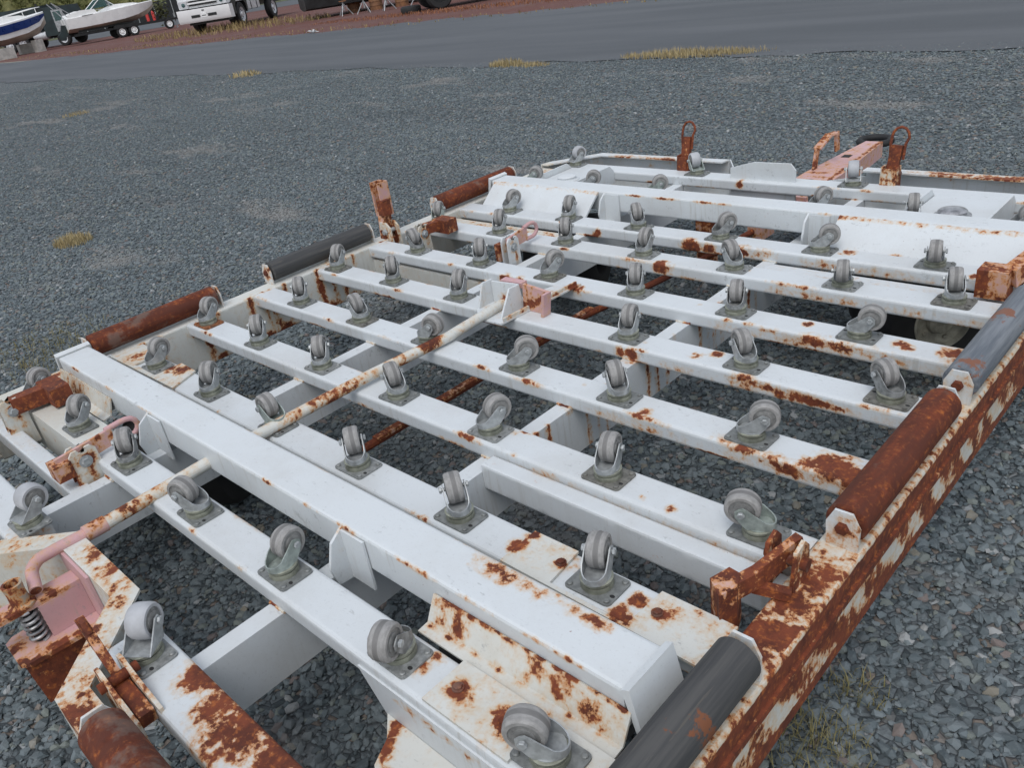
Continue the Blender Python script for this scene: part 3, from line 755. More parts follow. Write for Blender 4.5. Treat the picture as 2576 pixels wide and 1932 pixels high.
def caster(x, y, ang, end=False, z=0.0, rusty=False):
    c = bpy.data.objects.new('caster', ME['plate']); c.location = (x, y, H0 + z); link(c, dolly)
    c.rotation_euler = (0, 0, rad(rc.uniform(-1.6, 1.6)))
    pm = rc.choice(('plate', 'plate', 'plate', 'plate_pale', 'plate_dull'))
    if pm != 'plate' and not rusty:
        c.material_slots[0].link = 'OBJECT'; c.material_slots[0].material = M[pm]
    if rusty:
        c.material_slots[0].link = 'OBJECT'; c.material_slots[0].material = M['plate_rusty']
    def sub(nm, me, loc, rz, spin=0.0):
        o = bpy.data.objects.new(nm, me); o.location = loc; o.rotation_mode = 'XYZ'; o.rotation_euler = (0, spin, rz); link(o, c); return o
    a = rad(ang); wx, wy = TRAIL * math.cos(a), TRAIL * math.sin(a)
    sub('swivel_bearing', ME['bearing'], (0, 0, 0), 0)
    fo = sub('fork', ME['flat_fork' if end else 'fork'], (0, 0, 0), a)
    fm = rc.choice(('zinc', 'zinc', 'zinc', 'zinc_green', 'zinc_dull'))
    if fm != 'zinc': fo.material_slots[0].link = 'OBJECT'; fo.material_slots[0].material = M[fm]
    sub('wheel', ME['wide_wheel' if end else 'wheel'], (wx, wy, AXH), a, rc.uniform(0, 6.28))
    sub('axle_bolt', ME['wide_bolt' if end else 'bolt'], (wx, wy, AXH), a, rc.uniform(0, 1))
CAST = [('B5', -.796, 136), ('B5', -.398, 118), ('B6', -.201, 75), ('B6', .205, 118), ('B5', .393, 109), ('B4', -.214, 18), ('B4', .213, 50),
 ('B3', .002, 155), ('B3', .395, 70), ('B4', .596, 140), ('B3', .795, 108), ('B5', .804, 142), ('B4', .998, 28), ('B3', 1.186, -160), ('B6', .599, 113),
 ('B7', .405, 145), ('B7', .803, -68), ('B6', .999, 12), ('B5', 1.206, 146), ('B7', 1.147, 112), ('B8', 1.0, -74), ('B8', .603, 25), ('B8', .193, 60),
 ('B8', -.206, 136), ('B8', -.599, 108), ('B8', -.977, 75), ('B7', -.792, 120), ('B7', -.395, 120), ('B7', .007, 100), ('B6', -.99, 165), ('B6', -.583, 128),
 ('B5', -1.192, 118), ('B4', -.593, 166), ('B7', -1.215, 120), ('B4', -.998, 140), ('B3', -1.20, 112), ('B3', -.804, 140), ('B3', -.404, 134),
 ('B2', -1.006, 100), ('B2', -.601, 132), ('B2', -.193, 178), ('B2', .204, 146), ('B2', .6, 146), ('B2', 1.002, 112), ('B1', .005, -160), ('B1', .402, 100),
 ('B1', .806, -66), ('B1', 1.186, -150), ('B1', -.415, 150), ('B1', -.803, 125), ('B1', -1.2, 100), ('B2', -.193, None),
 ('C1', -1.19, 20), ('C1', -.80, 30), ('C1', -.40, 40), ('C1', .40, 60), ('C1', .78, 110), ('C1', 1.14, 30)]
for r, x, a in CAST:
    if a is None: continue
    zz = .0078 if (r == 'B1' and x > 1.1) else 0.0
    caster(x, ROWS[r], a, z=zz, rusty=(r == 'B3' and x < -1.1))
for x, y, a in ((.376, -1.615, 126), (-.375, -1.60, 100), (-1.2, 1.69, 70), (-.406, 1.69, 140), (.386, 1.69, 112)): caster(x, y, a, end=True)

# ---- pallet rollers along both sides and at the near end
def roller(name_mat, y0, y1, x, axis='y', z=.0505, r=.0425, c=0.0):
    bm = newbm(); L0, L1 = y0 + .004, y1 - .004
    prof = [(L0, .012), (L0, r - .006), (L0 + .004, r), (L1 - .004, r), (L1, r - .006), (L1, .012)]
    add_lathe(bm, prof, axis, 32, (x, 0, z) if axis == 'y' else (0, x, z))
    o = to_obj('roller', bm, M[name_mat], dolly, (0, 0, H0), 40)
    for e, yy in ((-1, y0), (1, y1)):
        b = newbm(); t = .006
        pr = [(-.032, -.050), (.032, -.050), (.034, .006), (.018, .038), (-.018, .038), (-.034, .006)]
        a0, a1 = sorted((yy + e * .006, yy + e * (.006 + t)))
        add_prism(b, [(x + p, z + q) for p, q in pr], axis, a0, a1)
        bevel(b, .0015, 1)
        spot(((x, yy, z) if axis == 'y' else (yy, x, z)), .022, .5)
        br = to_obj('roller_bracket', b, M['white'], dolly, (0, 0, H0), 35, .30, .012)
        b = newbm(); cc = (x, a1 if e > 0 else a0, z) if axis == 'y' else (a1 if e > 0 else a0, x, z)
        add_hex(b, (0, 0, 0), axis, .014, .010)
        for v in b.verts:
            if e < 0:
                if axis == 'y': v.co.y *= -1
                else: v.co.x *= -1
            v.co += Vector(cc)
        to_obj('bracket_bolt', b, M['rust'] if rc.random() < .6 else M['zinc'], br, (0, 0, 0))
        # stub shaft between roller and bracket
        b = newbm(); q0, q1 = sorted((yy + e * .007, yy - e * .012)); add_lathe(b, [(q0, .016), (q1, .016)], axis, 14, (x, 0, z) if axis == 'y' else (0, x, z))
        to_obj('shaft', b, M['zinc'], br, (0, 0, 0))
RX = 1.340
roller('roller', -1.535, -.985, RX); roller('rust', -.578, -.038, RX); roller('roller2', .070, .640, RX); roller('rust', .98, 1.52, RX)
roller('rust', -1.045, -.515, -1.345); roller('roller', -.245, .305, -1.355); roller('rust', .745, 1.305, -1.345)
roller('rust', .535, 1.07, -1.757, 'x', .046)
roller('rust', -1.05, -.53, -1.757, 'x', .046)
# the roller's own narrow sill on the near end rail
# ---- running wheels under the guards
def road_wheel(x, y, ang):
    """twin wheels on one short swivelling axle; x, y: middle of the outer tyre, ang: way the outer face looks"""
    w, r = .075, .196
    ca, sa = math.cos(rad(ang)), math.sin(rad(ang))
    for off in (0.0, -.205):
        bm = newbm()
        prof = [(-w * .2, .1), (-w, .105), (-w * 1.02, .150), (-w * .9, r - .012), (-w * .62, r), (w * .62, r), (w * .9, r - .012), (w * 1.02, .150), (w, .105), (w * .2, .1)]
        add_lathe(bm, prof, 'x', 40); tw = to_obj('road_wheel', bm, M['tyre'], dolly, (x + off * ca, y + off * sa, r), 30); tw.rotation_euler = (0, 0, rad(ang))
        bm = newbm(); add_lathe(bm, [(-.02, .1045), (w + .003, .1045), (w + .006, .099), (w - .012, .090), (w - .020, .050), (w - .004, .046), (w + .004, .036), (w + .006, .004)], 'x', 32)
        to_obj('rim', bm, M['rim'], tw)
        bm = newbm()
        for k in range(5):
            q = 2 * math.pi * k / 5; add_hex(bm, ((w - .018), .068 * math.cos(q), .068 * math.sin(q)), 'x', .009, .010)
        to_obj('wheel_nut', bm, M['rim'], tw)
    mx, my = x - .1025 * ca, y - .1025 * sa
    bm = newbm(); add_tube(bm, [(x - .27 * ca, y - .27 * sa, r - H0), (x + .05 * ca, y + .05 * sa, r - H0)], .026, 14); pt('wheel_axle', bm, 'white', .3, .05)
    bm = newbm(); add_box(bm, mx - .022, mx + .022, my - .022, my + .022, r - H0, -.012); pt('wheel_fork', bm, 'white', .25, .05)
road_wheel(.965, 1.04, -42); road_wheel(-.86, 1.02, 200); road_wheel(.96, -1.03, -20); road_wheel(-.86, -1.06, 215)

# ---- release pipe along the deck and its bent handle
PX, PZ = -.160, .022
def pz(y): return PZ
bm = newbm(); add_tube(bm, [(-.175, -1.50, .004), (-.178, -1.30, .010), (-.180, -1.13, .016), (-.150, -.62, .028), (-.135, -.30, .022), (-.160, .045, .022)], .0180, 18)
for p, r, s in (((-.176, -1.40, .02), .05, .55), ((-.15, -.5, .02), .05, .52), ((-.14, -.40, .04), .028, .85), ((-.14, -.36, .04), .024, .8), ((-.15, -.75, .02), .08, .5), ((-.155, .02, .02), .03, .75), ((-.18, -1.48, .02), .03, .6), ((-.165, -.9, .01), .08, .45)): spot(p, r, s)
pt('release_pipe', bm, 'ivory', .26, .018)
bm = newbm(); add_tube(bm, [(-.178, -1.475, .004), (-.178, -1.53, .004)], .0215, 18); pt('pipe_sleeve', bm, 'pink', .28, .02)
bm = newbm(); pth = [(-.178, -1.50, .004), (-.180, -1.600, .006), (-.178, -1.640, .006)] + [(-.178 + .048 * (1 - math.cos(rad(a))) , -1.640 - .036 * math.sin(rad(a)), .006 - .016 * (a / 90)) for a in (20, 40, 60, 80)] + [(-.100, -1.686, -.022)]
add_tube(bm, pth, .0150, 16); pt('pipe_handle', bm, 'pink', .30, .014)
bm = newbm(); add_tube(bm, [(-.100, -1.6862, -.022), (-.0985, -1.6864, -.0226)], .0125, 14); to_obj('pipe_mouth', bm, M['rust'], dolly, (0, 0, H0))

# ---- rusty pull rod below the deck
bm = newbm(); add_tube(bm, [(-.230, -.98, -.25), (-.228, -.65, -.25), (-.225, .0, -.25), (-.215, .50, -.25), (-.150, .90, -.25), (-.08, 1.30, -.24), (-.02, 1.55, -.21)], .015, 10)
to_obj('pull_rod', bm, M['rustbar'], dolly, (0, 0, H0))
bm = newbm(); add_bar(bm, (-.225, -.62, -.238), (-.221, .55, -.238), .030, .012); pt('pull_rod_cover', bm, 'pink', .55, .02)
bm = newbm(); add_box(bm, -.045, .030, 1.54, 1.66, -.25, -.16); pt('rod_block', bm, 'pink', .35, .03, bev=.004)
bm = newbm(); add_box(bm, -.305, -.195, 1.50, 1.515, -.38, -.05); pt('rod_hanger', bm, 'pink', .50, .03)

# ---- centre stop on its pad
plate('stop_pad', [(-.255, -.05), (-.255, .02), (-.16, .02), (-.16, .085), (-.11, .24), (-.045, .295), (-.030, .285), (-.062, -.118), (-.165, -.122)], .0012, .0075, 'white', .22)
plate('stop_pad_edge', [(-.070, -.10), (-.062, -.105), (-.038, .27), (-.046, .275)], .0078, .020, 'ivory', .35)
bm = newbm(); add_prism(bm, [(-.095, .0), (.030, .0), (.018, .098), (-.030, .100)], 'x', -.093, -.085); pt('stop_cheek', bm, 'white', .14, .02)
bm = newbm(); add_prism(bm, [(-.060, .0), (.040, .0), (.028, .092), (-.020, .095)], 'x', -.238, -.230); pt('stop_cheek', bm, 'white', .16, .02)
bm = newbm(); add_prism(bm, [(-.229, .008), (-.094, .008), (-.094, .096), (-.229, .088)], 'y', .018, .026); pt('stop_web', bm, 'white', .12, .02)
bm = newbm(); add_prism(bm, [(-.084, .001), (.034, .001), (.050, .088), (-.072, .100)], 'y', .022, .034); bevel(bm, .002, 1)
for i in range(6): spot((-.08 + i * .022, .02, .008 + i * .012), .014, .78)
pt('centre_stop', bm, 'pink', .30, .015)
bm = newbm(); add_prism(bm, [(.022, .001), (.034, .001), (.050, .088), (.038, .088)], 'y', -.004, .0218); pt('centre_stop', bm, 'pink', .25, .015)
bm = newbm(); add_bar(bm, (-.19, .045, .085), (-.09, .050, .085), .030, .020); pt('stop_latch', bm, 'pink', .2, .02)

# ---- foot-operated pallet locks
def lock_bracket(x0, x1, y, z0, z1, t=.036, rust=.22, mat='ivory', hole=True):
    """a pair of upright cheek plates with a pivot bolt (plates face along x)"""
    cx, hw = (x0 + x1) / 2, (x1 - x0) / 2 * .86
    for xx in (cx - t / 2, cx + t / 2):
        bm = newbm()
        add_prism(bm, [(y - hw, z0), (y + hw, z0), (y + hw * .9, z1 - .014), (y + hw * .62, z1), (y + .012, z1), (y + .006, z1 - .012), (y - .006, z1 - .012), (y - .012, z1), (y - hw * .62, z1), (y - hw * .9, z1 - .014)], 'x', xx - .004, xx + .004)
        spot((xx, y, z1 - .042), (.012, .022, .022), .64); spot((xx, y + .010, z1 - .075), (.012, .009, .035), .52); spot((xx, y - hw, z0 + .03), (.012, .008, .05), .55)
        pt('lock_bracket', bm, mat, rust, .012)
    bm = newbm(); add_lathe(bm, [(cx - t / 2 - .010, .010), (cx + t / 2 + .006, .010)], 'x', 14, (0, y, z1 - .042)); add_lathe(bm, [(cx + t / 2 + .0035, .019), (cx + t / 2 + .006, .019)], 'x', 18, (0, y, z1 - .042)); add_hex(bm, (cx + t / 2 + .0055, y, z1 - .042), 'x', .0135, .009)
    to_obj('pivot_bolt', bm, M['zinc'], dolly, (0, 0, H0))
# near left: rusty closed lock and pink lever with a loop
lock_bracket(-1.17, -1.08, -1.405, -.105, .068)
bm = newbm(); add_bar(bm, (-1.12, -1.40, .040), (-1.10, -1.285, .042), .050, .055); add_box(bm, -1.155, -1.02, -1.300, -1.235, .008, .072); bevel(bm, .006, 2); pt('lock_head', bm, 'ivory', .95, .02)
lock_bracket(-.605, -.505, -1.385, -.060, .058)
bm = newbm(); add_prism(bm, [(-1.455, .000), (-1.285, .018), (-1.285, .068), (-1.455, .052)], 'x', -.561, -.549); bevel(bm, .002, 1); pt('lock_lever', bm, 'pink', .34, .015)
bm = newbm(); add_tube(bm, [(-.559, -1.30, .066), (-.559, -1.255, .070)] + [(-.559, -1.235 + .028 * math.cos(rad(a)), .042 + .028 * math.sin(rad(a))) for a in (90, 60, 30, 0, -30, -60, -90)] + [(-.559, -1.285, .020)], .0085, 12); pt('lever_loop', bm, 'pink', .2, .015)
bm = newbm(); add_box(bm, -.592, -.528, -1.472, -1.422, -.012, .040); bevel(bm, .004, 2); pt('lock_spring_box', bm, 'pink', .5, .015)
# far left: raised post, folded lock, lever with a loop
bm = newbm(); add_bar(bm, (-1.318, .385, -.02), (-1.335, .415, .14), .050, .040, (1, 0, 0)); pt('lock_post', bm, 'pink', .48, .02, bev=.003)
bm = newbm()
for a, b, c_, d_ in ((-1.372, -1.362, .390, .450), (-1.318, -1.308, .390, .450)): add_box(bm, a, b, c_, d_, .10, .262)
add_box(bm, -1.362, -1.318, .442, .450, .10, .262); pt('lock_post_head', bm, 'pink', .40, .02)
bm = newbm(); add_box(bm, -1.324, -1.285, .372, .424, .112, .182); pt('lock_post_block', bm, 'pink', .92, .02, bev=.003)
for yy in (.375, .425):
    bm = newbm(); add_prism(bm, [(-1.345, -.04), (-1.255, -.04), (-1.262, .055), (-1.29, .078), (-1.335, .078)], 'y', yy - .004, yy + .004); pt('lock_bracket', bm, 'ivory', .32, .02)
bm = newbm(); add_lathe(bm, [(.355, .011), (.436, .011)], 'y', 14, (-1.296, 0, .035)); add_hex(bm, (-1.296, .372, .035), 'y', .015, -.010); to_obj('pivot_bolt', bm, M['zinc'], dolly, (0, 0, H0))
lock_bracket(-1.155, -1.075, .440, -.10, .068)
bm = newbm(); add_bar(bm, (-1.115, .46, .040), (-1.08, .57, .042), .045, .045); add_box(bm, -1.12, -1.02, .520, .585, .005, .068); bevel(bm, .005, 2); pt('lock_head', bm, 'pink', .62, .02)
lock_bracket(-.595, -.510, .455, -.15, .070, rust=.14, mat='white')
bm = newbm(); add_prism(bm, [(.44, .012), (.565, .022), (.565, .080), (.44, .065)], 'x', -.560, -.548); pt('lock_lever', bm, 'pink', .28, .015)
bm = newbm(); add_tube(bm, [(-.554, .55, .078), (-.554, .585, .084)] + [(-.554, .600 + .032 * math.cos(rad(a)), .054 + .030 * math.sin(rad(a))) for a in (90, 60, 30, 0, -30, -60, -90)] + [(-.554, .56, .024)], .0085, 12); pt('lever_loop', bm, 'pink', .16, .015)
bm = newbm(); add_box(bm, -.625, -.598, .43, .49, -.04, .035); bevel(bm, .004, 2); pt('lock_spring_box', bm, 'pink', .5, .015)
# right side: thick rusty lock between the rollers
bm = newbm(); add_prism(bm, [(1.212, -.868), (1.250, -.900), (1.264, -.862), (1.252, -.826), (1.226, -.822)], 'z', -.045, .066); bevel(bm, .005, 2); pt('lock_head', bm, 'pink', .60, .015)
bm = newbm(); add_bar(bm, (1.245, -.862, .044), (1.272, -.790, .046), .022, .040); add_bar(bm, (1.268, -.798, .044), (1.302, -.690, .066), .018, .046); bevel(bm, .004, 2); pt('lock_arm', bm, 'pink', .52, .010)
bm = newbm(); add_bar(bm, (1.262, -.800, .020), (1.326, -.775, .012), .020, .020); bevel(bm, .003, 1); pt('lock_pawl', bm, 'pink', .55, .015)
for cx in (1.262, 1.318):
    bm = newbm(); add_prism(bm, [(-.765, -.03), (-.690, -.03), (-.695, .075), (-.712, .095), (-.745, .085)], 'x', cx - .004, cx + .004); pt('lock_bracket', bm, 'ivory', .55, .015)
bm = newbm(); add_lathe(bm, [(1.25, .013), (1.335, .013)], 'x', 14, (0, -.725, .05)); to_obj('pivot_bolt', bm, M['rust'], dolly, (0, 0, H0))
# the same lock at the far end of the right rail
bm = newbm(); add_box(bm, 1.175, 1.262, .725, .80, -.012, .078); bevel(bm, .010, 3); pt('lock_head', bm, 'pink', .50, .015)
bm = newbm(); add_bar(bm, (1.255, .765, .050), (1.31, .92, .095), .045, .060); bevel(bm, .004, 2); pt('lock_arm', bm, 'pink', .40, .015)
for cx in (1.275, 1.325):
    bm = newbm(); add_prism(bm, [(.84, -.01), (.95, -.01), (.94, .10), (.90, .135), (.86, .11)], 'x', cx - .004, cx + .004); pt('lock_bracket', bm, 'pink', .55, .015)
# near end: lock lever lying over the recess rail
bm = newbm(); add_prism(bm, [(.405, .005), (.420, -.004), (.335, .085), (.300, .112), (.288, .108), (.310, .075)], 'y', -1.690, -1.672); bevel(bm, .002, 1); pt('lock_lever', bm, 'pink', .52, .012)
bm = newbm(); add_tube(bm, [(.330, -1.681, .090)] + [(.312 + .018 * math.cos(rad(a)), -1.681, .100 + .012 * math.sin(rad(a))) for a in (60, 120, 180, 240)], .006, 10); pt('lever_loop', bm, 'pink', .7, .015)
for yy in (-1.706, -1.662):
    bm = newbm(); add_prism(bm, [(.365, -.06), (.545, -.06), (.540, .008), (.45, .030), (.40, .052), (.375, .045)], 'y', yy - .004, yy + .004); pt('lock_bracket', bm, 'ivory', .42, .015)
bm = newbm(); add_bar(bm, (.405, -1.684, .002), (.520, -1.684, -.012), .030, .030); bevel(bm, .003, 1); pt('lock_arm', bm, 'pink', .62, .012)
bm = newbm(); add_lathe(bm, [(-1.722, .011), (-1.644, .011)], 'y', 14, (.415, 0, .026)); to_obj('pivot_bolt', bm, M['rust'], dolly, (0, 0, H0))
# far end: two upright locks with wire loops
for cx, cy, mt, rv, lean in ((.520, 1.752, 'ivory', .52, .012), (-.517, 1.756, 'pink', .80, 0.0)):
    for e in (-1, 1):
        bm = newbm(); add_prism(bm, [(cy - .030, -.02), (cy + .035, -.02), (cy + .030, .075), (cy - .020, .075)], 'x', cx + e * .030 - .004, cx + e * .030 + .004); pt('lock_bracket', bm, mt, rv, .015)
    bm = newbm(); add_box(bm, cx - .026, cx + .026, cy - .030, cy - .022, -.02, .070); pt('lock_bracket', bm, mt, rv, .015)
    bm = newbm(); add_bar(bm, (cx, cy + .005, .02), (cx + lean, cy + .030, .160), .046, .024, (0, 1, 0)); bevel(bm, .003, 1); pt('lock_arm', bm, 'pink', .66, .015)
    bm = newbm(); c = cx + lean
    add_tube(bm, [(c - .027, cy + .026, .100), (c - .030, cy + .032, .165)] + [(c + .006 - .036 * math.cos(rad(a)), cy + .040 + .008 * math.sin(rad(a)), .190 + .042 * math.sin(rad(a))) for a in (0, 30, 60, 90, 120, 150, 180)] + [(c + .032, cy + .032, .165), (c + .027, cy + .026, .100)], .006, 10)
    pt('lock_loop', bm, 'pink', .70, .012)
    bm = newbm(); add_lathe(bm, [(cx - .042, .010), (cx + .042, .010)], 'x', 12, (0, cy + .008, .045)); to_obj('pivot_bolt', bm, M['rust'], dolly, (0, 0, H0))

# ---- near hitch in its recess (pink): fork plates, spring pin
bm = newbm(); add_prism(bm, [(-.085, -1.598), (-.140, -1.598), (-.152, -1.86), (-.094, -1.86)], 'z', -.056, -.044); bevel(bm, .002, 1)
for q in ((-.09, -1.66), (-.095, -1.75), (-.12, -1.80), (-.14, -1.70)): spot((q[0], q[1], -.046), (.02, .03, .012), .58)
pt('hitch_plate', bm, 'pink', .20, .012)
bm = newbm(); add_prism(bm, [(-.030, -1.598), (-.185, -1.598), (-.180, -1.770), (-.165, -1.788), (-.062, -1.790), (-.042, -1.772)], 'z', -.162, -.150); bevel(bm, .002, 1)
for q in ((-.042, -1.76), (-.045, -1.70), (-.06, -1.79), (-.12, -1.79), (-.04, -1.65)): spot((q[0], q[1], -.156), (.02, .03, .02), .66)
pt('hitch_plate', bm, 'pink', .22, .012)
bm = newbm(); add_box(bm, -.094, -.086, -1.700, -1.598, -.1495, -.0565); pt('hitch_web', bm, 'pink', .08, .03)
bm = newbm(); add_box(bm, -.215, -.005, -1.5975, -1.590, -.19, -.004); pt('hitch_back_plate', bm, 'pink', .14, .03)
bm = newbm(); add_prism(bm, [(-1.598, -.1625), (-1.782, -.1625), (-1.775, -.285), (-1.598, -.285)], 'x', -.178, -.050); pt('hitch_shoe', bm, 'ivory', .80, .03, bev=.003)
bm = newbm(); add_lathe(bm, [(-.30, .016), (-.165, .016), (-.16, .013), (-.055, .013)], 'z', 16, (-.110, -1.722, 0)); to_obj('hitch_pin', bm, M['tyre'], dolly, (0, 0, H0))
bm = newbm(); hel = [(-.110 + .0195 * math.cos(t * .42), -1.722 + .0195 * math.sin(t * .42), -.149 + .092 * t / 90) for t in range(91)]
add_tube(bm, hel, .0045, 7); to_obj('hitch_spring', bm, M['grease'], dolly, (0, 0, H0))
bm = newbm(); add_lathe(bm, [(-.047, .030), (-.040, .030), (-.036, .022), (-.010, .0205), (.010, .022), (.018, .0235), (.018, .017), (.000, .016)], 'z', 20, (-.110, -1.722, .003)); pt('hitch_pin_cap', bm, 'steelgrey', .50, .010)

# ---- far drawbar with ring, handle and hinge
TZ = -.125
bm = newbm(); add_prism(bm, [(-.100, 1.84), (.100, 1.84), (.098, 2.25), (.046, 2.90), (-.050, 2.90), (-.098, 2.25)], 'z', TZ - .085, TZ); bevel(bm, .005, 2)
for i in range(9): spot((.085 - i * .006, 2.05 + i * .1, TZ), (.012, .05, .012), .62)
for p in ((-.02, 2.12), (.02, 2.18), (-.04, 2.25)): spot((p[0], p[1], TZ), (.06, .015, .02), .55)
pt('drawbar', bm, 'pink', .24, .022)
bm = newbm(); add_tube(bm, [(-.03 + .085 * math.cos(rad(a)), 2.985 + .085 * math.sin(rad(a)), TZ - .02) for a in range(0, 361, 20)], .020, 12, False); to_obj('drawbar_ring', bm, M['tyre'], dolly, (0, 0, H0))
bm = newbm(); add_bar(bm, (-.075, 2.30, TZ - .005), (-.080, 2.34, TZ + .10), .045, .010, (1, 0, 0)); add_bar(bm, (-.080, 2.34, TZ + .098), (-.062, 2.44, TZ + .150), .045, .010, (0, 0, 1)); add_bar(bm, (-.062, 2.44, TZ + .148), (-.035, 2.47, TZ + .152), .045, .010); add_bar(bm, (-.036, 2.472, TZ + .154), (-.034, 2.48, TZ + .055), .045, .010, (1, 0, 0))
pt('drawbar_handle', bm, 'pink', .45, .02)
bm = newbm(); add_box(bm, -.25, .22, 1.78, 1.865, -.24, -.145); bevel(bm, .004, 1); pt('drawbar_hinge', bm, 'pink', .22, .03)
bm = newbm(); add_box(bm, -.07, .03, 2.55, 2.60, TZ - .001, TZ + .0015); 
for v in bm.verts: v.co.x = -.02 + (v.co.x + .02) * .45
to_obj('drawbar_slot', bm, M['hole'], dolly, (0, 0, H0))

# ================================================================== weeds
def mat_grass(name, a, b):
    t = NT(name); n = t.noise(9, 4, .6)
    return t.fin(t.mix(t.ramp(n, .3, .7), a, b), .8, 0, .2)
M['straw'] = mat_grass('dry_straw_grass', (.30, .23, .115), (.44, .36, .20))
M['drystem'] = mat_grass('brownish_dry_weed', (.20, .14, .065), (.33, .25, .12))
M['green'] = mat_grass('pale_green_weed', (.15, .14, .065), (.27, .23, .11))
M['redweed'] = mat_grass('red_brown_weed', (.20, .075, .045), (.32, .155, .08))
def grass(name, c, rx, ry, n, h, mat, lab, seed=0, lean=.5, wd=.006, group=None):
    rr = random.Random(seed); vs = []; fs = []
    for i in range(n):
        a = rr.uniform(0, 6.28); q = rr.random() ** .6
        x, y = rx * q * math.cos(a), ry * q * math.sin(a); hh = h * rr.uniform(.35, 1.0) * (1.15 - .5 * q)
        d = rr.uniform(0, 6.28); l = lean * hh * rr.uniform(.2, 1.0); w = wd * rr.uniform(.5, 1.1); px, py = -math.sin(d) * w, math.cos(d) * w
        b = len(vs); mx, my = x + math.cos(d) * l * .35, y + math.sin(d) * l * .35; ex, ey = x + math.cos(d) * l, y + math.sin(d) * l
        vs += [(x - px, y - py, -.01), (x + px, y + py, -.01), (mx + px * .7, my + py * .7, hh * .6), (mx - px * .7, my - py * .7, hh * .6), (ex, ey, hh)]
        fs += [(b, b + 1, b + 2, b + 3), (b + 3, b + 2, b + 4)]
    me = bpy.data.meshes.new(name); me.from_pydata(vs, [], fs); me.materials.append(M[mat])
    o = bpy.data.objects.new(name, me); o.location = c; link(o)
    if lab: tag(o, lab, 'grass', group)
    return o
e = gpt
grass('grass_clump', gpt(1085, 143) + Vector((.05, .05, 0)), .34, .17, 480, .14, 'straw', 'short dense clump of yellow dry grass at the near drive edge', 1)
grass('grass_clump', gpt(1150, 142), .38, .13, 260, .09, 'straw', 'thin low yellow grass trailing off beside the smaller roadside clump', 2)
grass('grass_clump', gpt(1480, 120), 1.05, .20, 1200, .13, 'straw', 'long strip of yellow dry grass growing along the drive edge', 3)
grass('grass_clump', gpt(1600, 112), .5, .14, 120, .10, 'straw', 'sparse yellow grass at the end of the long roadside strip', 4)
grass('grass_clump', gpt(160, 525), .17, .15, 520, .10, 'straw', 'lone orange yellow grass tuft standing in the open gravel', 5, wd=.004)
grass('weed_patch', gpt(130, 745), .42, .35, 600, .055, 'green', 'thin greenish weeds in gravel beside the rusty left roller', 6, 1.2, .0022)
grass('weed_patch', gpt(60, 790), .35, .3, 260, .05, 'green', 'sparse green weeds in gravel beyond the near left corner of the dolly', 7, 1.2, .0022)
grass('weed_patch', gpt(1750, 1605), .13, .11, 300, .06, 'green', 'wispy green weed in gravel under the rusty right rail', 8, 1.3, .0018)
grass('weed_patch', gpt(1850, 1500), .08, .06, 110, .05, 'green', 'tiny green weed sprig in gravel outside the right rail', 9, 1.3, .0018)
grass('weed_patch', gpt(165, 248), .28, .25, 130, .10, 'straw', 'faint dry weed in open gravel far from the dolly', 10, .8, .006)
grass('weed_patch', gpt(530, 163), .5, .3, 150, .14, 'straw', 'small dry weed at the drive edge, left of the roadside clumps', 12, .8, .012)
o = grass('roadside_weeds', Vector((-19.5, 18.6, 0)), 9.5, .8, 1700, .12, 'redweed', 'low red brown weeds along the far edge of the drive', 20, .8, .016); o['kind'] = 'stuff'
o = grass('roadside_weeds', Vector((-40, 20.6, 0)), 9, 2.6, 1300, .40, 'drystem', 'dry yellow weeds around the white truck on red ground', 21, .8, .02); o['kind'] = 'stuff'
o = grass('roadside_weeds', Vector((-34, 15.6, 0)), 26, .9, 700, .12, 'drystem', 'scattered dry weeds where the red ground meets the drive', 22, .8, .02); o['kind'] = 'stuff'

# ================================================================== things beyond the drive
def frame_at(g):
    """view direction and image-right direction, level, at ground point g"""
    f = Vector((g.x - CAM_C[0], g.y - CAM_C[1], 0)).normalized(); return f, Vector((f.y, -f.x, 0))
def heading(v): return math.atan2(v.y, v.x)
def bpart(name, bm, mat, parent, smooth=40, bev=0.0):
    if bev: bevel(bm, bev, 2)
    return to_obj(name, bm, mat, parent, (0, 0, 0), smooth)
M['gelcoat'] = mat_plain('white_gelcoat', (.85, .85, .84), .3, 0, .02, 2)
M['gelcoat_dirty'] = mat_plain('dirty_hull_bottom', (.62, .58, .50), .55, 0, .12, 1.2)
M['bluehull'] = mat_plain('blue_gelcoat', (.025, .07, .30), .3, 0, .1, 2)
M['cover'] = mat_plain('blue_boat_cover', (.03, .07, .32), .75, 0, .2, 3)
M['black'] = mat_plain('black_paint', (.012, .013, .014), .5, 0, .2, 3)
M['dgreen'] = mat_plain('dark_green_tarpaulin', (.020, .034, .036), .7, 0, .3, 1.5)
M['steel'] = mat_plain('galvanised_steel', (.42, .43, .44), .45, .4, .15, 8)
M['alu'] = mat_plain('polished_tank', (.58, .59, .61), .35, .15, .08, 5)
M['concrete'] = mat_plain('pale_concrete', (.44, .42, .39), .9, 0, .12, 4, .3)
M['truckwhite'] = mat_plain('white_truck_paint', (.74, .75, .76), .3, 0, .04, 1)
M['bumper'] = mat_plain('white_bumper', (.78, .78, .78), .4, 0, .03, 1)
M['brown'] = mat_plain('weathered_brown_drum', (.22, .10, .045), .8, 0, .25, 3)
M['red'] = mat_plain('red_bollard_paint', (.50, .035, .03), .5, 0, .15, 5)
M['screen'] = mat_plain('black_fence_screen', (.022, .024, .027), .85, 0, .25, .8)
M['moss'] = mat_plain('green_brown_weed_mat', (.10, .11, .045), .9, 0, .35, 6)
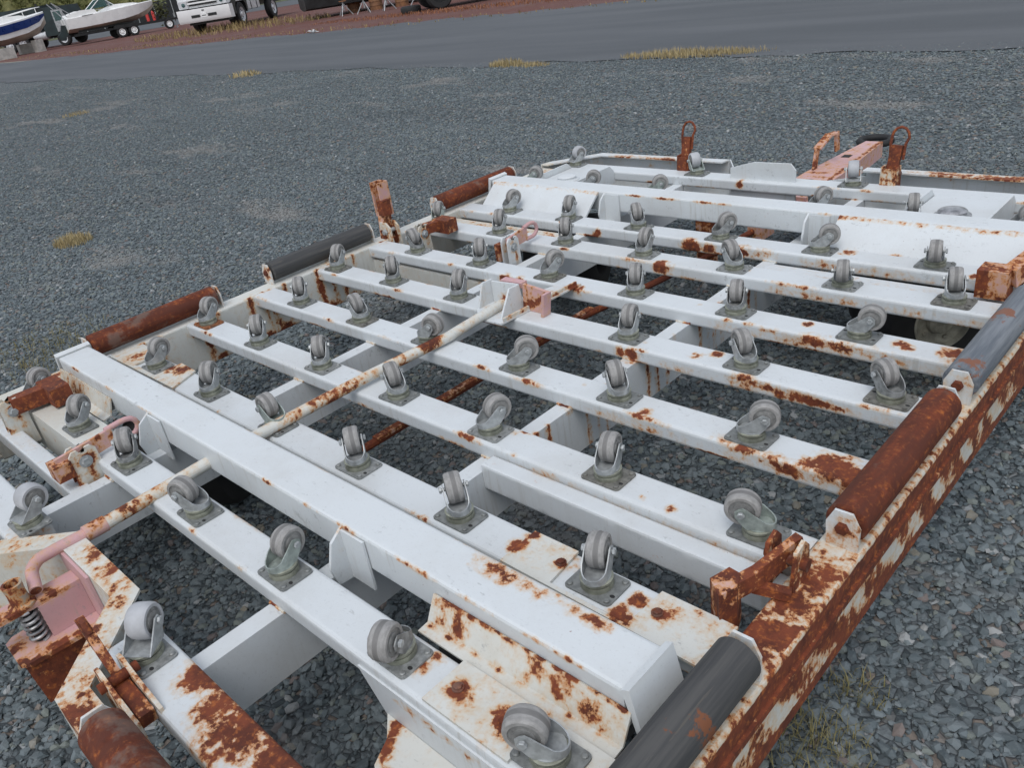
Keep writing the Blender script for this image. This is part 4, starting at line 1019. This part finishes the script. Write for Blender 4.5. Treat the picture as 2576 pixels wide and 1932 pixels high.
def mat_glass():
    t = NT('tinted_screen_glass'); t.fin((.10, .20, .20), .08, 0, .5); t.b.inputs['Transmission Weight'].default_value = .55; return t.m
M['glass'] = mat_glass()

def hull(st, bottom=None):
    """st: (x, keel z, chine half, chine z, gunwale half, gunwale z) from stern to bow -> topsides bmesh, bottom bmesh"""
    top, bot = newbm(), newbm(); T, B = [], []
    for x, kz, ch, cz, gh, gz in st:
        mid = lambda s: (x, s * (ch * .35 + gh * .65), cz + (gz - cz) * .55)
        T.append([top.verts.new(p) for p in ((x, -ch, cz), mid(-1), (x, -gh, gz), (x, -gh * .86, gz + .03), (x, gh * .86, gz + .03), (x, gh, gz), mid(1), (x, ch, cz))])
        B.append([bot.verts.new(p) for p in ((x, -ch, cz), (x, -ch * .5, (cz + kz) / 2 - .01), (x, 0, kz), (x, ch * .5, (cz + kz) / 2 - .01), (x, ch, cz))])
    for R, bm in ((T, top), (B, bot)):
        for i in range(len(R) - 1):
            for k in range(len(R[0]) - 1): bm.faces.new((R[i][k], R[i + 1][k], R[i + 1][k + 1], R[i][k + 1]))
        bm.faces.new(R[0]); 
        try: bm.faces.new(R[-1])
        except Exception: pass
    return top, bot
def vehicle_wheel(parent, x, y, r, w, rimmat, name='wheel', inset=.03):
    bm = newbm(); add_lathe(bm, [(-w * .08, r * .58), (-w / 2, r * .6), (-w / 2, r * .9), (-w * .38, r), (w * .38, r), (w / 2, r * .9), (w / 2, r * .6), (w * .08, r * .58)], 'y', 28)
    o = to_obj(name, bm, M['tyre'], parent, (x, y, r), 30)
    s = 1 if y > 0 else -1
    bm = newbm(); add_lathe(bm, [(s * w * .1, r * .6), (s * (w / 2 - .005), r * .6), (s * (w / 2 - inset), r * .50), (s * (w / 2 - inset - .02), r * .25), (s * (w / 2 + .01), r * .20), (s * (w / 2 + .015), .01)], 'y', 24)
    to_obj('rim', bm, rimmat, o)
    bm = newbm()
    for k in range(8):
        a = k * math.pi / 4; add_lathe(bm, [(s * (w / 2 - inset - .03), r * .055), (s * (w / 2 - inset + .002), r * .055)], 'y', 8, (r * .39 * math.cos(a), 0, r * .39 * math.sin(a)))
    to_obj('hand_hole', bm, M['hole'], o)
    return o

# ---- white runabout on its trailer
g = gpt(262, 80); f, rt = frame_at(g)
hd = heading(rt * .97 + f * .22)
tr = empty('boat_trailer', g, hd); tag(tr, 'black tandem axle boat trailer carrying the white motorboat', 'trailer')
bt = empty('motorboat', g, hd); tag(bt, 'white open motorboat with windscreen sitting on a black trailer', 'boat')
st = [(-3.2, .78, .78, 1.02, 1.02, 1.62), (-2.2, .76, .86, 1.02, 1.10, 1.66), (-1.0, .76, .88, 1.05, 1.14, 1.72), (.4, .80, .82, 1.12, 1.12, 1.80), (1.4, .92, .60, 1.25, .92, 1.86), (2.2, 1.15, .28, 1.45, .56, 1.90), (2.75, 1.55, .04, 1.70, .12, 1.93)]
st = [(x, kz, max(ch, gh * .9) if ch > .3 else ch, cz, gh, gz) for x, kz, ch, cz, gh, gz in st]
top, bot = hull(st); bpart('hull', top, M['gelcoat'], bt); bpart('hull_bottom', bot, M['gelcoat_dirty'], bt)
bm = newbm(); add_prism(bm, [(-1.15, 1.68), (.3, 1.70), (1.9, 1.86), (1.3, 2.00), (.2, 2.06), (-.2, 1.98)], 'y', -.72, .72); bpart('foredeck', bm, M['gelcoat'], bt, bev=.05)
bm = newbm(); add_prism(bm, [(-3.15, 1.60), (-1.1, 1.66), (-1.3, 1.98), (-2.2, 2.02), (-3.0, 1.86)], 'y', -.98, -.84); bpart('coaming', bm, M['gelcoat'], bt, bev=.03)
bm = newbm(); add_prism(bm, [(-3.15, 1.60), (-1.1, 1.66), (-1.3, 1.98), (-2.2, 2.02), (-3.0, 1.86)], 'y', .84, .98); bpart('coaming', bm, M['gelcoat'], bt, bev=.03)
for s in (-1, 1):
    bm = newbm(); add_prism(bm, [(-1.5, 1.98), (-.35, 2.03), (-.55, 2.50), (-.75, 2.50)], 'y', s * .86 - .012, s * .86 + .012); w = bpart('windscreen', bm, M['glass'], bt)
    bm = newbm(); add_tube(bm, [(-1.5, s * .87, 1.98), (-.75, s * .87, 2.52), (-.55, s * .80, 2.54), (.1, s * .55, 2.04)], .025, 8); bpart('windscreen_frame', bm, M['gelcoat'], w)
bm = newbm(); add_prism(bm, [(-.56, 2.50), (-.54, 2.52), (.12, 2.04), (.10, 2.02)], 'y', -.5, .5); bpart('windscreen', bm, M['glass'], bt)
bm = newbm(); add_tube(bm, [(-3.0, -.8, 1.7), (-3.7, -.82, 2.7)], .03, 8); add_tube(bm, [(-3.0, .8, 1.7), (-3.7, .82, 2.7)], .03, 8); add_tube(bm, [(-2.6, -.8, 1.7), (-3.6, -.82, 2.6)], .025, 8); bpart('folded_top_frame', bm, M['steel'], bt)
bm = newbm(); add_prism(bm, [(-3.85, .72), (-3.75, .42), (-3.45, .40), (-3.35, .62), (-3.18, .80), (-3.18, 1.30), (-3.45, 1.32), (-3.60, .95)], 'y', -.16, .16); bpart('outdrive', bm, M['dgreen'], bt, bev=.03)
bm = newbm(); add_prism(bm, [(-2.2, 1.665), (-1.5, 1.685), (-1.5, 1.715), (-2.2, 1.695)], 'y', -1.13, -1.10); bpart('side_vent', bm, M['black'], bt)
for y in (-.75, .75):
    bm = newbm(); add_bar(bm, (-3.0, y, .60), (1.3, y, .62), .10, .14); bpart('frame_rail', bm, M['black'], tr)
    bm = newbm(); add_bar(bm, (1.3, y, .62), (4.3, 0, .60), .10, .14); bpart('frame_rail', bm, M['black'], tr)
    bm = newbm(); add_bar(bm, (-2.6, y * .6, .80), (1.0, y * .5, .84), .14, .10); bpart('bunk', bm, M['black'], tr)
for x in (-2.4, -.4, 1.2): bm = newbm(); add_bar(bm, (x, -.75, .60), (x, .75, .60), .10, .10); bpart('cross_member', bm, M['black'], tr)
for x in (-.05, .75):
    for y in (-.98, .98): vehicle_wheel(tr, x, y, .35, .22, M['gelcoat'])
for y in (-.98, .98):
    bm = newbm(); add_prism(bm, [(-.55, .60), (-.40, .78), (1.10, .78), (1.25, .60), (1.25, .57), (-.55, .57)], 'y', y - .13, y + .13); bpart('mudguard', bm, M['black'], tr)
bm = newbm(); add_lathe(bm, [(0.05, .04), (.95, .04)], 'z', 10, (4.0, .16, 0)); add_lathe(bm, [(0, .10), (.05, .10)], 'z', 10, (4.0, .16, 0)); bpart('jack_stand', bm, M['steel'], tr)
bm = newbm(); add_bar(bm, (2.7, 0, .6), (3.0, 0, 1.55), .10, .14); bpart('winch_post', bm, M['black'], tr)
vehicle_wheel(tr, 3.4, -.22, .33, .2, M['gelcoat'], 'spare_wheel')
bm = newbm(); rr = random.Random(2)
for k in range(160):
    c = Vector((3.15 + rr.gauss(0, .22), rr.gauss(0, .25), 1.25 + rr.gauss(0, .33))); a, b = rr.uniform(0, 6.28), rr.uniform(.06, .14)
    bm.faces.new([bm.verts.new(c + Vector((b * math.cos(a + q), b * math.sin(a + q) * .7, rr.uniform(-.1, .1)))) for q in (0, 1.6, 3.1, 4.7)])
v = to_obj('bow_vine', bm, M['moss'], None, (0, 0, 0), 0); v.location = g; v.rotation_euler = (0, 0, hd); tag(v, 'green weeds grown over the bow post of the white motorboat trailer', 'weeds')

# ---- blue and white boat on concrete blocks
g = gpt(56, 116); f, rt = frame_at(g); hd = heading(rt * .95 + f * .30)
b2 = empty('motorboat', g, hd); b2.scale = (1.2, 1.2, 1.12); tag(b2, 'white motorboat with broad blue stripe propped on concrete blocks', 'boat')
st = [(-4.2, .62, .80, .86, 1.0, 1.46), (-2.6, .60, .90, .88, 1.12, 1.56), (-.9, .62, .88, .95, 1.14, 1.72), (.3, .72, .66, 1.10, 1.0, 1.86), (1.1, .95, .34, 1.35, .66, 1.98), (1.65, 1.45, .05, 1.75, .16, 2.06)]
st = [(x, kz, max(ch, gh * .88) if ch > .3 else ch, cz, gh, gz) for x, kz, ch, cz, gh, gz in st]
top, bot = hull(st); bpart('hull', top, M['gelcoat'], b2); bpart('hull_bottom', bot, M['gelcoat_dirty'], b2)
for s in (-1, 1):
    bm = newbm(); R = []
    for x, kz, ch, cz, gh, gz in st:
        lo = cz + (gz - cz) * .35; hi = gz - .08; wl_ = ch * .42 + gh * .58; R.append([bm.verts.new((x, s * (wl_ + .022), lo)), bm.verts.new((x, s * (gh + .022), hi))])
    for i in range(len(R) - 1): bm.faces.new((R[i][0], R[i + 1][0], R[i + 1][1], R[i][1]))
    bmesh.ops.solidify(bm, geom=bm.faces[:], thickness=.012)
    bpart('blue_stripe', bm, M['bluehull'], b2)
bm = newbm(); add_tube(bm, [(-.8, -.80, 1.76), (-.7, -.82, 2.06), (.4, -.70, 2.22), (1.2, -.40, 2.32), (1.6, 0, 2.34), (1.2, .40, 2.32), (.4, .70, 2.22), (-.7, .82, 2.06), (-.8, .8, 1.76)], .022, 8); add_tube(bm, [(.4, -.72, 1.90), (.4, -.70, 2.22)], .02, 8); add_tube(bm, [(1.2, -.42, 2.02), (1.2, -.40, 2.32)], .02, 8); bpart('bow_rail', bm, M['gelcoat'], b2)
bm = newbm(); add_prism(bm, [(-1.9, 1.66), (.9, 1.90), (.2, 2.06), (-.9, 2.10), (-1.7, 1.95)], 'y', -.62, .62); bpart('foredeck', bm, M['gelcoat'], b2, bev=.05)
bm = newbm(); add_prism(bm, [(-4.1, 1.48), (-2.0, 1.64), (-1.9, 2.0), (-2.6, 2.05), (-3.9, 1.75)], 'y', -.92, .92); bpart('cover', bm, M['cover'], b2, bev=.06)
for k, (x, y, lab) in enumerate(((18, 127, 'grey concrete block with pinkish end under the blue striped boat'), (68, 113, 'long grey concrete block under the bow of the blue striped boat'), (93, 110, 'upright pale concrete block beside the bow of the blue striped boat'))):
    p = gpt(x, y); q = empty('concrete_block', p, hd + (.1, -.05, .2)[k]); tag(q, lab, 'block')
    w, d, h = ((1.15, .6, .62), (1.2, .6, .60), (.55, .5, .74))[k]
    bm = newbm(); add_box(bm, -w / 2, w / 2, 0, d, -.01, h); bpart('block_body', bm, M['concrete'], q, bev=.03)
    bm = newbm(); add_tube(bm, [(-.12, d / 2, h - .02), (-.10, d / 2, h + .05), (.10, d / 2, h + .05), (.12, d / 2, h - .02)], .012, 8); bpart('lifting_eye', bm, M['rust'], q)

# ---- dark green tarped truck between the boats
g = gpt(118, 103); f, rt = frame_at(g); g = g + f * 3.0; hd = heading(rt * .80 - f * .55)
t2 = empty('tarped_truck', g, hd); tag(t2, 'dark truck under a green black tarpaulin standing between the two boats', 'truck')
bm = newbm(); add_box(bm, -3.2, .4, -1.2, 1.2, 1.15, 2.75); bpart('tarpaulin', bm, M['dgreen'], t2, bev=.15)
bm = newbm(); add_box(bm, -3.3, 2.6, -.5, .5, .62, .98); bpart('chassis', bm, M['black'], t2)
bm = newbm(); add_prism(bm, [(.55, .75), (2.5, .75), (2.55, 1.6), (2.25, 2.55), (.55, 2.6)], 'y', -1.15, 1.15); cb = bpart('cab', bm, M['dgreen'], t2, bev=.08)
bm = newbm(); add_box(bm, 1.55, 2.40, -1.175, -1.15, .95, 2.35); bpart('door', bm, M['steel'], cb)
bm = newbm(); add_prism(bm, [(1.65, 1.65), (2.3, 1.65), (2.2, 2.25), (1.65, 2.25)], 'y', -1.185, -1.176); bpart('side_window', bm, M['glass'], cb)
bm = newbm(); add_tube(bm, [(.48, -1.0, .9), (.48, -1.0, 2.9)], .07, 10); bpart('exhaust_stack', bm, M['black'], t2)
bm = newbm(); add_lathe(bm, [(-.45, .28), (.55, .28)], 'x', 20, (0, -.95, .85)); bpart('fuel_tank', bm, M['alu'], t2)
for x in (-2.6, -1.5, 1.75):
    for y in (-.98, .98): vehicle_wheel(t2, x, y, .50, .28, M['alu'])

# ---- low black trailer at the left edge
g = gpt(40, 96); f, rt = frame_at(g); g = g + f * 9; hd = heading(rt)
t3 = empty('flatbed_trailer', g, hd); tag(t3, 'long black flatbed trailer parked behind the blue striped boat', 'trailer')
bm = newbm(); add_box(bm, -7, 3.2, -1.2, 1.2, .95, 1.35); bpart('bed', bm, M['black'], t3, bev=.03)
bm = newbm(); add_box(bm, -7, 3.2, -1.24, -1.2, 1.35, 2.0); bpart('side_board', bm, M['black'], t3)
for x in (-5.5, -4.3, 1.8):
    for y in (-1.0, 1.0): vehicle_wheel(t3, x, y, .48, .28, M['black'])

# ---- white cab-over truck
pa, pb = gpt(439, 69.5), gpt(525, 55)
g = (pa + pb) / 2; f, rt = frame_at(g); hd = heading(-f * math.cos(rad(24)) - rt * math.sin(rad(24)))
TS = 1.17
tk = empty('cab_truck', pb - rt * .896 * TS + f * .40 * TS, hd); tk.scale = (TS, TS, TS); tag(tk, 'white cab-over truck with wide bumper and bright wheels parked on red ground', 'truck')
bm = newbm(); add_prism(bm, [(-.95, 1.02), (1.18, 1.02), (1.26, 1.55), (1.12, 2.75), (-.95, 2.80)], 'y', -1.10, 1.10); cab = bpart('cab', bm, M['truckwhite'], tk, bev=.07)
bm = newbm(); add_prism(bm, [(1.205, 1.62), (1.235, 1.62), (1.115, 2.62), (1.085, 2.62)], 'y', -.98, .98); bpart('windscreen', bm, M['glass'], cab)
for s in (-1, 1):
    bm = newbm(); add_prism(bm, [(-.55, 1.65), (.80, 1.60), (.70, 2.5), (-.55, 2.5)], 'y', s * 1.10, s * 1.112); bpart('side_window', bm, M['glass'], cab)
    bm = newbm(); add_prism(bm, [(1.14, 1.03), (1.275, 1.03), (1.290, 1.32), (1.15, 1.34)], 'y', s * .68, s * 1.09); hl = bpart('headlight', bm, M['alu'], cab, bev=.02)
    bm = newbm(); add_lathe(bm, [(1.285, .085), (1.300, .06)], 'x', 16, (0, s * .86, 1.18)); bpart('lamp', bm, M['glass'], hl)
for k, (z0, z1) in enumerate(((1.10, 1.17), (1.24, 1.30), (1.37, 1.42))):
    bm = newbm(); add_box(bm, 1.245 + .0, 1.262, -.62, .62, z0, z1); bpart('grille_slot', bm, M['black'], cab)
for k, (z0, z1) in enumerate(((1.175, 1.235), (1.305, 1.365))):
    bm = newbm(); add_box(bm, 1.235, 1.295, -.66, .66, z0, z1); bpart('grille_bar', bm, M['bumper'], cab, bev=.012)
cu = bpy.data.curves.new('badge', 'FONT'); cu.body = 'ISUZU'; cu.size = .20; cu.extrude = .008; cu.align_x = 'CENTER'
tmp = bpy.data.objects.new('badge', cu); COL.objects.link(tmp)
me = bpy.data.meshes.new_from_object(tmp.evaluated_get(bpy.context.evaluated_depsgraph_get())); bpy.data.objects.remove(tmp)
me.materials.append(M['steel']); ob = bpy.data.objects.new('badge', me); link(ob, cab); ob.location = (1.268, 0, 1.475); ob.rotation_euler = (rad(90), 0, rad(90))
bm = newbm(); add_prism(bm, [(1.02, .46), (1.36, .46), (1.42, .56), (1.40, .98), (1.02, .98)], 'y', -1.20, 1.20); bp = bpart('bumper', bm, M['bumper'], tk, bev=.05)
for y0, y1 in ((.18, .58), (-.58, -.18)): bm = newbm(); add_box(bm, 1.385, 1.425, y0, y1, .64, .75); bpart('bumper_opening', bm, M['black'], bp)
bm = newbm(); add_box(bm, 1.385, 1.428, -.12, .12, .62, .80); bpart('plate_recess', bm, M['bumper'], bp)
bm = newbm(); add_box(bm, 1.385, 1.432, -.09, .09, .68, .71); bpart('plate_slot', bm, M['black'], bp)
bm = newbm(); add_box(bm, 1.385, 1.425, -.05, .05, .88, .92); bpart('tow_cover', bm, M['black'], bp)
for s in (-1, 1):
    bm = newbm(); add_prism(bm, [(-.80, 1.00), (-.66, .55), (-.60, .55), (-.58, .86), (-.38, 1.10), (.38, 1.10), (.58, .86), (.60, .55), (.68, .55), (1.0, .62), (1.0, 1.03), (.4, 1.25), (-.4, 1.25)], 'y', s * .90, s * 1.13); bpart('wheel_arch', bm, M['black'], cab)
    vehicle_wheel(tk, 0, s * .98, .485, .28, M['alu'], inset=.05)
    vehicle_wheel(tk, -3.9, s * .98, .485, .30, M['alu'], inset=.05)
    bm = newbm(); add_box(bm, -2.3, -.85, s * .62, s * 1.10, .62, 1.05); fk = bpart('fuel_tank', bm, M['alu'], tk, bev=.10)
    for x in (-1.95, -1.25): bm = newbm(); add_box(bm, x - .03, x + .03, s * .60, s * 1.112, .60, 1.062); bpart('tank_strap', bm, M['black'], fk)
    bm = newbm(); add_bar(bm, (-.9, s * .42, .80), (-7.0, s * .42, .80), .10, .26); bpart('chassis_rail', bm, M['black'], tk)
bm = newbm(); add_bar(bm, (0, -.9, .5), (0, .9, .5), .16, .16); bpart('front_axle', bm, M['black'], tk)
bm = newbm(); add_box(bm, .3, 1.1, -.9, .9, .36, .6); bpart('under_tray', bm, M['black'], tk)
bm = newbm(); add_box(bm, -6.9, -1.1, -1.05, 1.05, .96, 1.10); bpart('deck_frame', bm, M['black'], tk)

# ---- large dark hull on boat stands, brown drums under it
g = gpt(700, 36); f, rt = frame_at(g); hd = heading(rt * .98 + f * .12)
bh = empty('laid_up_boat', gpt(715, 34) + rt * 4.4 + f * .9 - Vector((0, 0, .16)), hd); tag(bh, 'large black boat hull laid up on steel tripod stands behind the white truck', 'boat')
st = [(-5.6, .52, 1.3, .62, 1.5, 2.6), (-3, .48, 1.5, .60, 1.7, 2.7), (0, .46, 1.55, .58, 1.8, 2.8), (3, .48, 1.4, .60, 1.7, 3.0), (5.5, .70, .9, 1.0, 1.3, 3.2), (7.4, 1.7, .06, 2.2, .3, 3.4)]
top, bot = hull(st); bpart('hull', top, M['black'], bh); bpart('hull_bottom', bot, M['black'], bh)
for k, x in enumerate((746, 790, 838, 905)):
    p = gpt(x, (33, 27, 21, 11)[k]); sn = empty('boat_stand', p, hd + k); tag(sn, ('grey steel tripod boat stand nearest the white truck', 'grey steel tripod boat stand, second along the black hull from the truck', 'grey steel tripod boat stand beside the brown drums', 'grey steel tripod boat stand nearest the loose tyre')[k], 'stand', 'stands propping the black hull')
    for q in range(3):
        a = q * 2.094; bm = newbm(); add_tube(bm, [(.36 * math.cos(a), .36 * math.sin(a), 0), (.03 * math.cos(a), .03 * math.sin(a), .46)], .02, 8); bpart('leg', bm, M['steel'], sn)
    bm = newbm(); add_tube(bm, [(0, 0, .2), (0, 0, .58)], .028, 10); bpart('screw_post', bm, M['steel'], sn)
    bm = newbm(); add_box(bm, -.15, .15, -.15, .15, .57, .60); bpart('pad', bm, M['brown'], sn)
for k, x in enumerate((768, 815, 870)):
    p = gpt(x, (28, 22, 14)[k]); p = p + frame_at(p)[0] * 1.2
    d = empty('keel_drum', p); tag(d, ('brown drum under the black hull nearest the white truck', 'brown drum under the middle of the black hull', 'brown drum under the black hull nearest the loose tyre')[k], 'drum', 'drums under the black hull')
    bm = newbm(); add_lathe(bm, [(-.01, .29), (.17, .29), (.18, .305), (.20, .29), (.34, .29), (.35, .305), (.37, .29), (.50, .29), (.51, .30)], 'z', 24); bpart('barrel', bm, M['brown'], d)
    bm = newbm(); add_lathe(bm, [(.505, .27), (.512, .26)], 'z', 24); bpart('lid', bm, M['rust'], d)

# ---- loose tyre lying on the ground; dark flatbed whose wheels show at the frame's top edge
p = gpt(889, 27); ty = empty('loose_tyre', p); tag(ty, 'black tyre lying flat on red ground beside the drive', 'tyre')
bm = newbm(); add_lathe(bm, [(.02, .22), (.0, .30), (.03, .36), (.08, .375), (.16, .375), (.21, .36), (.24, .30), (.22, .22)], 'z', 36)
bm.faces.ensure_lookup_table(); bpart('tread', bm, M['tyre'], ty)
bm = newbm(); add_lathe(bm, [(.2205, .20), (.2255, .20)], 'z', 24); bpart('opening', bm, M['hole'], ty)
g = gpt(955, 18); f, rt = frame_at(g); hd = heading(rt * .97 + f * .2)
fb = empty('dark_trailer', g, hd); tag(fb, 'dark trailer with fat black tyres beyond the loose tyre', 'trailer')
for x in (0, 3.4):
    vehicle_wheel(fb, x, .18, .48, .42, M['black']); vehicle_wheel(fb, x, 1.9, .48, .42, M['black'])
bm = newbm(); add_box(bm, -.8, 5.2, 0.0, 2.1, .70, 1.0); bpart('bed', bm, M['black'], fb, bev=.03)
bm = newbm(); add_box(bm, .7, 2.6, .1, .5, .30, .70); bpart('tool_box', bm, M['black'], fb, bev=.03)

# ---- small litter by the drive
p = gpt(662, 73); bm = newbm(); rr = random.Random(9)
vs = [bm.verts.new((x * .09 + rr.uniform(-.02, .02), y * .07 + rr.uniform(-.02, .02), .02 + rr.uniform(0, .12))) for y in range(4) for x in range(6)]
for y in range(3):
    for x in range(5): bm.faces.new((vs[y * 6 + x], vs[y * 6 + x + 1], vs[y * 6 + x + 7], vs[y * 6 + x + 6]))
bmesh.ops.solidify(bm, geom=bm.faces[:], thickness=.008)
lt = to_obj('paper_scrap', bm, M['bumper'], None, p); tag(lt, 'crumpled white scrap lying at the far edge of the drive', 'litter')

# ---- second drive, bollards, screened fence and green bank far behind
c0 = gpt(330, 48); f, rt = frame_at(c0)
D2 = 78.0
def far_pt(az_px, dist):                      # ground point under a pixel column, at a level distance
    d = _ray(az_px, 40); v = Vector((d[0], d[1], 0)).normalized(); return Vector((CAM_C[0] + v.x * dist, CAM_C[1] + v.y * dist, 0))
def strip(name, pts0, pts1, z, mat):
    bm = newbm(); a = [bm.verts.new((p.x, p.y, z)) for p in pts0]; b = [bm.verts.new((p.x, p.y, z)) for p in pts1]
    for i in range(len(a) - 1): bm.faces.new((a[i], a[i + 1], b[i + 1], b[i]))
    return structure(to_obj(name, bm, mat, smooth=0))
cols = [-400, -200, 0, 200, 400, 600, 800, 1000]
strip('back_drive', [far_pt(c, 76) for c in cols], [far_pt(c, 100) for c in cols], .012, M['asphalt'])
strip('verge', [far_pt(c, 100.5) for c in cols], [far_pt(c, 118) for c in cols], .014, M['moss'])
fn_ = empty('screened_fence', far_pt(390, 112)); tag(fn_, 'long chain link fence with black privacy screen below the green bank', 'fence')
P = [far_pt(c, 112) - fn_.location for c in np.linspace(-300, 900, 31)]
for i in range(30):
    a, b = P[i], P[i + 1]; bm = newbm(); add_bar(bm, (a.x, a.y, 1.0), (b.x, b.y, 1.0), .02, 1.95); bpart('screen_panel', bm, M['screen'], fn_)
for i in range(31):
    bm = newbm(); add_lathe(bm, [(-.02, .045), (2.2, .045)], 'z', 8, (P[i].x, P[i].y, 0)); bpart('post', bm, M['steel'], fn_)
for i in range(30):
    a, b = P[i], P[i + 1]; bm = newbm(); add_tube(bm, [(a.x, a.y, 2.12), (b.x, b.y, 2.12)], .03, 6); bpart('top_rail', bm, M['steel'], fn_)
for k, x in enumerate((320, 334)):
    bo = empty('bollard', far_pt(x, 101.5)); tag(bo, ('red bollard by the far screened fence, nearer the white motorboat bow', 'red bollard by the far screened fence, nearer the white truck')[k], 'bollard', 'pair of red bollards by the far fence')
    bm = newbm(); add_lathe(bm, [(-.02, .16), (1.02, .16), (1.14, .12), (1.2, .04)], 'z', 16); bpart('post', bm, M['red'], bo)
    bm = newbm(); add_lathe(bm, [(-.01, .26), (.10, .26), (.14, .18)], 'z', 16); bpart('footing', bm, M['concrete'], bo)
def mat_bank():
    t = NT('grassy_bank'); n = t.noise(.35, 6, .65); k = t.noise(2.2, 6, .7)
    c = t.mix(t.ramp(n, .35, .65), (.075, .085, .030), (.190, .175, .070)); c = t.mix(t.math('MULTIPLY', t.ramp(k, .45, .7), .6), c, (.14, .145, .055))
    t.bump(k, .8, .3); return t.fin(c, .9, 0, .2)
M['bank'] = mat_bank()
bm = newbm(); R = []; rr = random.Random(4); cs = np.linspace(-500, 1500, 81)
for j, (dd, hh) in enumerate(((114, 0), (118, .8), (124, 3.0), (132, 6.0), (142, 10), (160, 17), (190, 24), (240, 30))):
    R.append([bm.verts.new(far_pt(c, dd + (rr.uniform(-1.5, 1.5) if j else 0)) + Vector((0, 0, hh + (rr.uniform(-.5, .6) if j else -.02)))) for c in cs])
for j in range(len(R) - 1):
    for i in range(len(cs) - 1): bm.faces.new((R[j][i], R[j][i + 1], R[j + 1][i + 1], R[j + 1][i]))
structure(to_obj('green_bank', bm, M['bank'], None, (0, 0, 0), 60))
M['leaf'] = mat_grass('bank_shrub_leaf', (.055, .070, .022), (.19, .18, .07))
def shrub_mass(name, n, seed, lab):
    rr = random.Random(seed); vs = []; fs = []
    for k in range(n):
        c = rr.uniform(-250, 800); dd = rr.uniform(115, 140); p = far_pt(c, dd); base = max(0, (dd - 117) * .42)
        R_ = rr.uniform(.4, 1.3)
        for q in range(26):
            v = Vector((rr.gauss(0, R_ * .5), rr.gauss(0, R_ * .5), abs(rr.gauss(.2, R_ * .45)))); s = rr.uniform(.10, .26)
            a = Vector((rr.gauss(0, 1), rr.gauss(0, 1), rr.gauss(0, 1))).normalized() * s; b_ = Vector((rr.gauss(0, 1), rr.gauss(0, 1), rr.gauss(0, 1))).normalized() * s
            o = p + v + Vector((0, 0, base)); i0 = len(vs); vs += [tuple(o - a), tuple(o + b_), tuple(o + a), tuple(o - b_)]; fs.append((i0, i0 + 1, i0 + 2, i0 + 3))
    me = bpy.data.meshes.new(name); me.from_pydata(vs, [], fs); me.materials.append(M['leaf']); o = bpy.data.objects.new(name, me); link(o)
    tag(o, lab, 'shrubs', kind='stuff')
shrub_mass('bank_shrubs', 900, 5, 'low green shrubs and weeds covering the bank behind the far fence')
